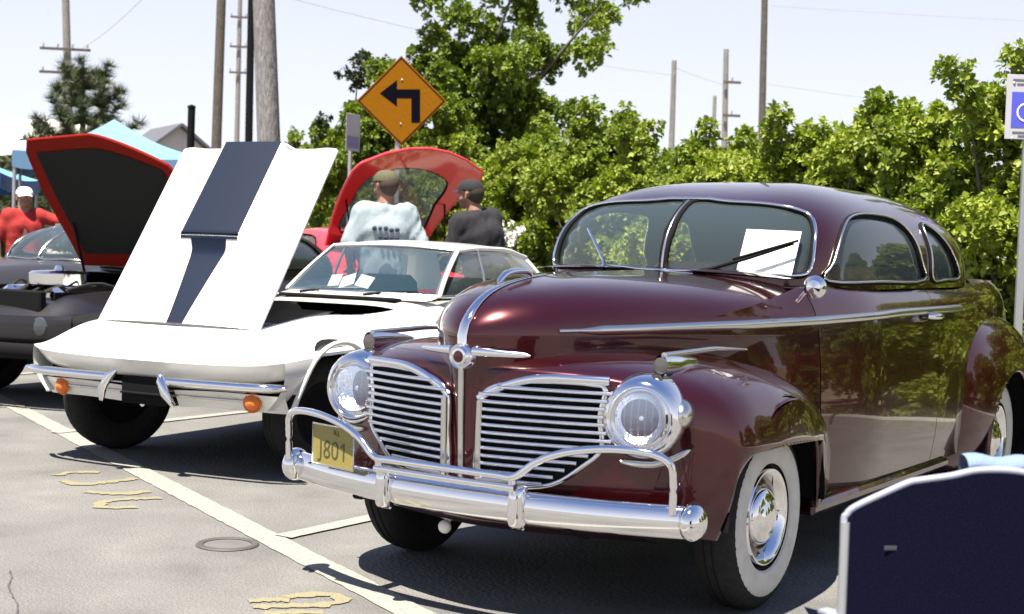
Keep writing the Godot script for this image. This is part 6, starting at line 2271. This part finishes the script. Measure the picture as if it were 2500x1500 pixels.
func build_people() -> void:
	var skin := tri_mat([[0.0, lin(0.20, 0.10, 0.065)], [1.0, lin(0.28, 0.145, 0.095)]], 0.02, 3.0, 0.55, 81, 0.0, false)
	var tee := tri_mat([[0.0, lin(0.20, 0.25, 0.28)], [1.0, lin(0.25, 0.30, 0.335)]], 0.015, 3.0, 0.9, 82, 0.8, false)
	var camo := tri_mat([[0.0, lin(0.02, 0.035, 0.015)], [0.42, lin(0.05, 0.07, 0.03)], [0.5, lin(0.16, 0.13, 0.08)], [0.62, lin(0.04, 0.03, 0.02)], [1.0, lin(0.24, 0.21, 0.14)]], 0.03, 4.0, 0.9, 83, 0.0, false)
	var denim := tri_mat([[0.0, lin(0.03, 0.04, 0.07)], [1.0, lin(0.06, 0.08, 0.13)]], 0.03, 3.0, 0.9, 84, 2.0, false)
	var blk := tri_mat([[0.0, lin(0.006, 0.006, 0.009)], [1.0, lin(0.014, 0.014, 0.02)]], 0.02, 3.0, 0.9, 85, 1.0, false)
	var redc := tri_mat([[0.0, lin(0.24, 0.012, 0.012)], [1.0, lin(0.34, 0.02, 0.018)]], 0.02, 3.0, 0.9, 86, 3.0, false)
	var hair := smat(lin(0.03, 0.02, 0.014), 0.8)
	var grey := smat(lin(0.055, 0.032, 0.022), 0.85)
	var a = person("person in a white T-shirt and camouflage cap, back turned, behind the white sports car", Vector3(-1.10, 0, -12.35), PI + 0.15, 1.06, {"skin": skin, "shirt": tee, "pants": denim, "hair": grey, "cap": camo, "look": 0.55, "arm_l": [Vector3(0.29, -0.27, -0.05), Vector3(0.26, -0.44, 0.14)], "arm_r": [Vector3(0.30, -0.27, -0.06), Vector3(0.27, -0.42, 0.15)], "sleeve": 0.9})
	var mb := MB.new()
	var r := RandomNumberGenerator.new(); r.seed = 3
	for k in 9:
		var x := -0.09 + (k % 5) * 0.045; var y := 1.315 - (0.062 if k > 4 else 0.0) + r.randf_range(-0.008, 0.008)
		mb.ball(Vector3(x, y, -0.158 + 0.25 * x * x + (0.0 if k < 5 else -0.004)), Vector3(r.randf_range(0.014, 0.022), r.randf_range(0.012, 0.022), 0.012), 8, 6)
	obj("shirt_print", mb, smat(lin(0.02, 0.03, 0.06), 0.9), a).set_meta("kind", "stuff")
	person("person in black with a black cap, leaning sideways beside the raised red lid", Vector3(-0.22, 0, -12.75), PI + 0.75, 1.05, {"skin": skin, "shirt": blk, "pants": blk, "hair": hair, "cap": blk, "lean": 0.14, "bend": 0.18, "look": 0.35, "arm_l": [Vector3(0.24, -0.27, 0.05), Vector3(0.22, -0.38, 0.28)], "arm_r": [Vector3(0.24, -0.27, 0.03), Vector3(0.20, -0.42, 0.24)]})
	person("person in a red shirt and pale cap at the far left beyond the cars", Vector3(-5.86, 0, -17.4), 0.5, 1.0, {"skin": skin, "shirt": redc, "pants": denim, "hair": grey, "cap": M.paper, "arm_l": [Vector3(0.40, -0.06, 0.06), Vector3(0.56, -0.22, 0.20)], "sleeve": 0.95})

# ---------------------------------------------------------------- folding chair in the near corner
func build_chair() -> void:
	var t := thing("camp_chair", "navy folding camp chair with pale piping, back towards us, bottom right corner", "folding chair", Vector3(1.0, 0, -3.12), 0.0)
	var cloth := tri_mat([[0.0, lin(0.0022, 0.0022, 0.008)], [0.5, lin(0.0034, 0.0034, 0.012)], [1.0, lin(0.0065, 0.0065, 0.018)]], 0.05, 6.0, 0.85, 91, 2.0, false)
	cloth.metallic_specular = 0.12
	var pipe := smat(lin(0.24, 0.25, 0.32), 0.5)
	# outline of the back, seen from behind
	var ol := smooth_path(V2([-0.278, 0.40, -0.278, 0.60, -0.278, 0.752, -0.272, 0.775, -0.255, 0.792, -0.20, 0.822, -0.148, 0.848, -0.12, 0.855, -0.06, 0.866, 0.0, 0.880, 0.08, 0.880, 0.15, 0.862, 0.25, 0.81, 0.278, 0.77, 0.28, 0.60, 0.278, 0.40]), 4, true)
	var fn := func(q: Vector2) -> Vector3: return Vector3(q.x, q.y, 0.12 - 0.35 * q.x * q.x - 0.12 * (q.y - 0.4))
	var mb := MB.new()
	mb.patch(fn, to2(ol), [], 0.05, Vector3(0, 0.6, -1))
	mb.patch(func(q: Vector2) -> Vector3: return fn.call(q) - Vector3(0, 0, 0.012), to2(ol), [], 0.06, Vector3(0, 0.6, 1))
	var back := obj("backrest", mb, cloth, t)
	mb = MB.new()
	var ring := []
	for q in ol: ring.append(fn.call(q) - Vector3(0, 0, 0.006))
	mb.tube(ring, 0.0085, 8, true, Vector3.BACK)
	obj("piping", mb, pipe, back)
	mb = MB.new(); mb.box(fn.call(Vector2(-0.185, 0.712)) + Vector3(0, 0, 0.003), Vector3(0.028, 0.009, 0.002), Basis(Vector3.UP, 0.14), 0.0008)
	obj("stitched_tag", mb, smat(lin(0.035, 0.035, 0.05), 0.8), back)
	mb = MB.new()
	mb.surf(func(u: float, v: float) -> Vector3: return Vector3(lerpf(-0.26, 0.26, u), 0.43 - 0.04 * sin(u * PI) + 0.03 * v, lerpf(0.06, -0.42, v)), 12, 8, Vector3(0, 0, -0.2))
	obj("seat", mb, cloth, t)
	for s: float in [-1.0, 1.0]:
		mb = MB.new()
		mb.tube([Vector3(0.285 * s, 0.555, 0.12), Vector3(0.29 * s, 0.56, 0.05), Vector3(0.285 * s, 0.54, -0.05)], 0.022, 8, false, Vector3.UP, 0.5)
		obj("armrest", mb, pipe, t)
		mb = MB.new()
		mb.tube([Vector3(0.285 * s, 0.02, 0.10), Vector3(0.285 * s, 0.45, 0.085), Vector3(0.278 * s, 0.76, 0.055)], 0.010, 8)
		obj("rear_post", mb, M.galv, t)
		mb = MB.new()
		mb.tube([Vector3(0.20 * s, 0.02, -0.42), Vector3(0.20 * s, 0.42, -0.41)], 0.010, 8)
		obj("front_post", mb, M.galv, t)
		mb = MB.new()
		mb.tube([Vector3(0.27 * s, 0.03, 0.09), Vector3(-0.27 * s, 0.42, 0.08)], 0.008, 8)
		mb.tube([Vector3(0.27 * s, 0.03, -0.41), Vector3(-0.27 * s, 0.42, -0.40)], 0.008, 8)
		obj("cross_brace", mb, M.galv, t)
		for z in [0.10, -0.42]:
			mb = MB.new(); mb.ball(Vector3(0.285 * s, 0.018, z), Vector3(0.018, 0.018, 0.018), 8, 6)
			obj("foot", mb, M.black, t)
	# pale blue towel rolled over the far side of the chair back
	mb = MB.new()
	mb.surf(func(u: float, v: float) -> Vector3:
		var x := lerpf(0.0, 0.30, u)
		var a := lerpf(-0.4, PI * 0.9, v)
		var yt := 0.884 - 0.75 * x * x * x
		return Vector3(x + 0.99, yt + 0.002 + -0.006 + sin(a) * 0.022 + 0.004 * sin(x * 60.0) - maxf(0.0, v - 0.75) * 0.5, -3.12 + 0.012 - 0.35 * x * x - cos(a) * -0.045 - 0.04), 20, 16, Vector3(1.1, 0.85, -3.14))
	tag(obj("towel", mb, tri_mat([[0.0, lin(0.11, 0.16, 0.27)], [1.0, lin(0.17, 0.23, 0.34)]], 0.03, 6.0, 0.95, 93, 3.0, false)), "pale blue towel draped over the top of the navy camp chair", "towel")
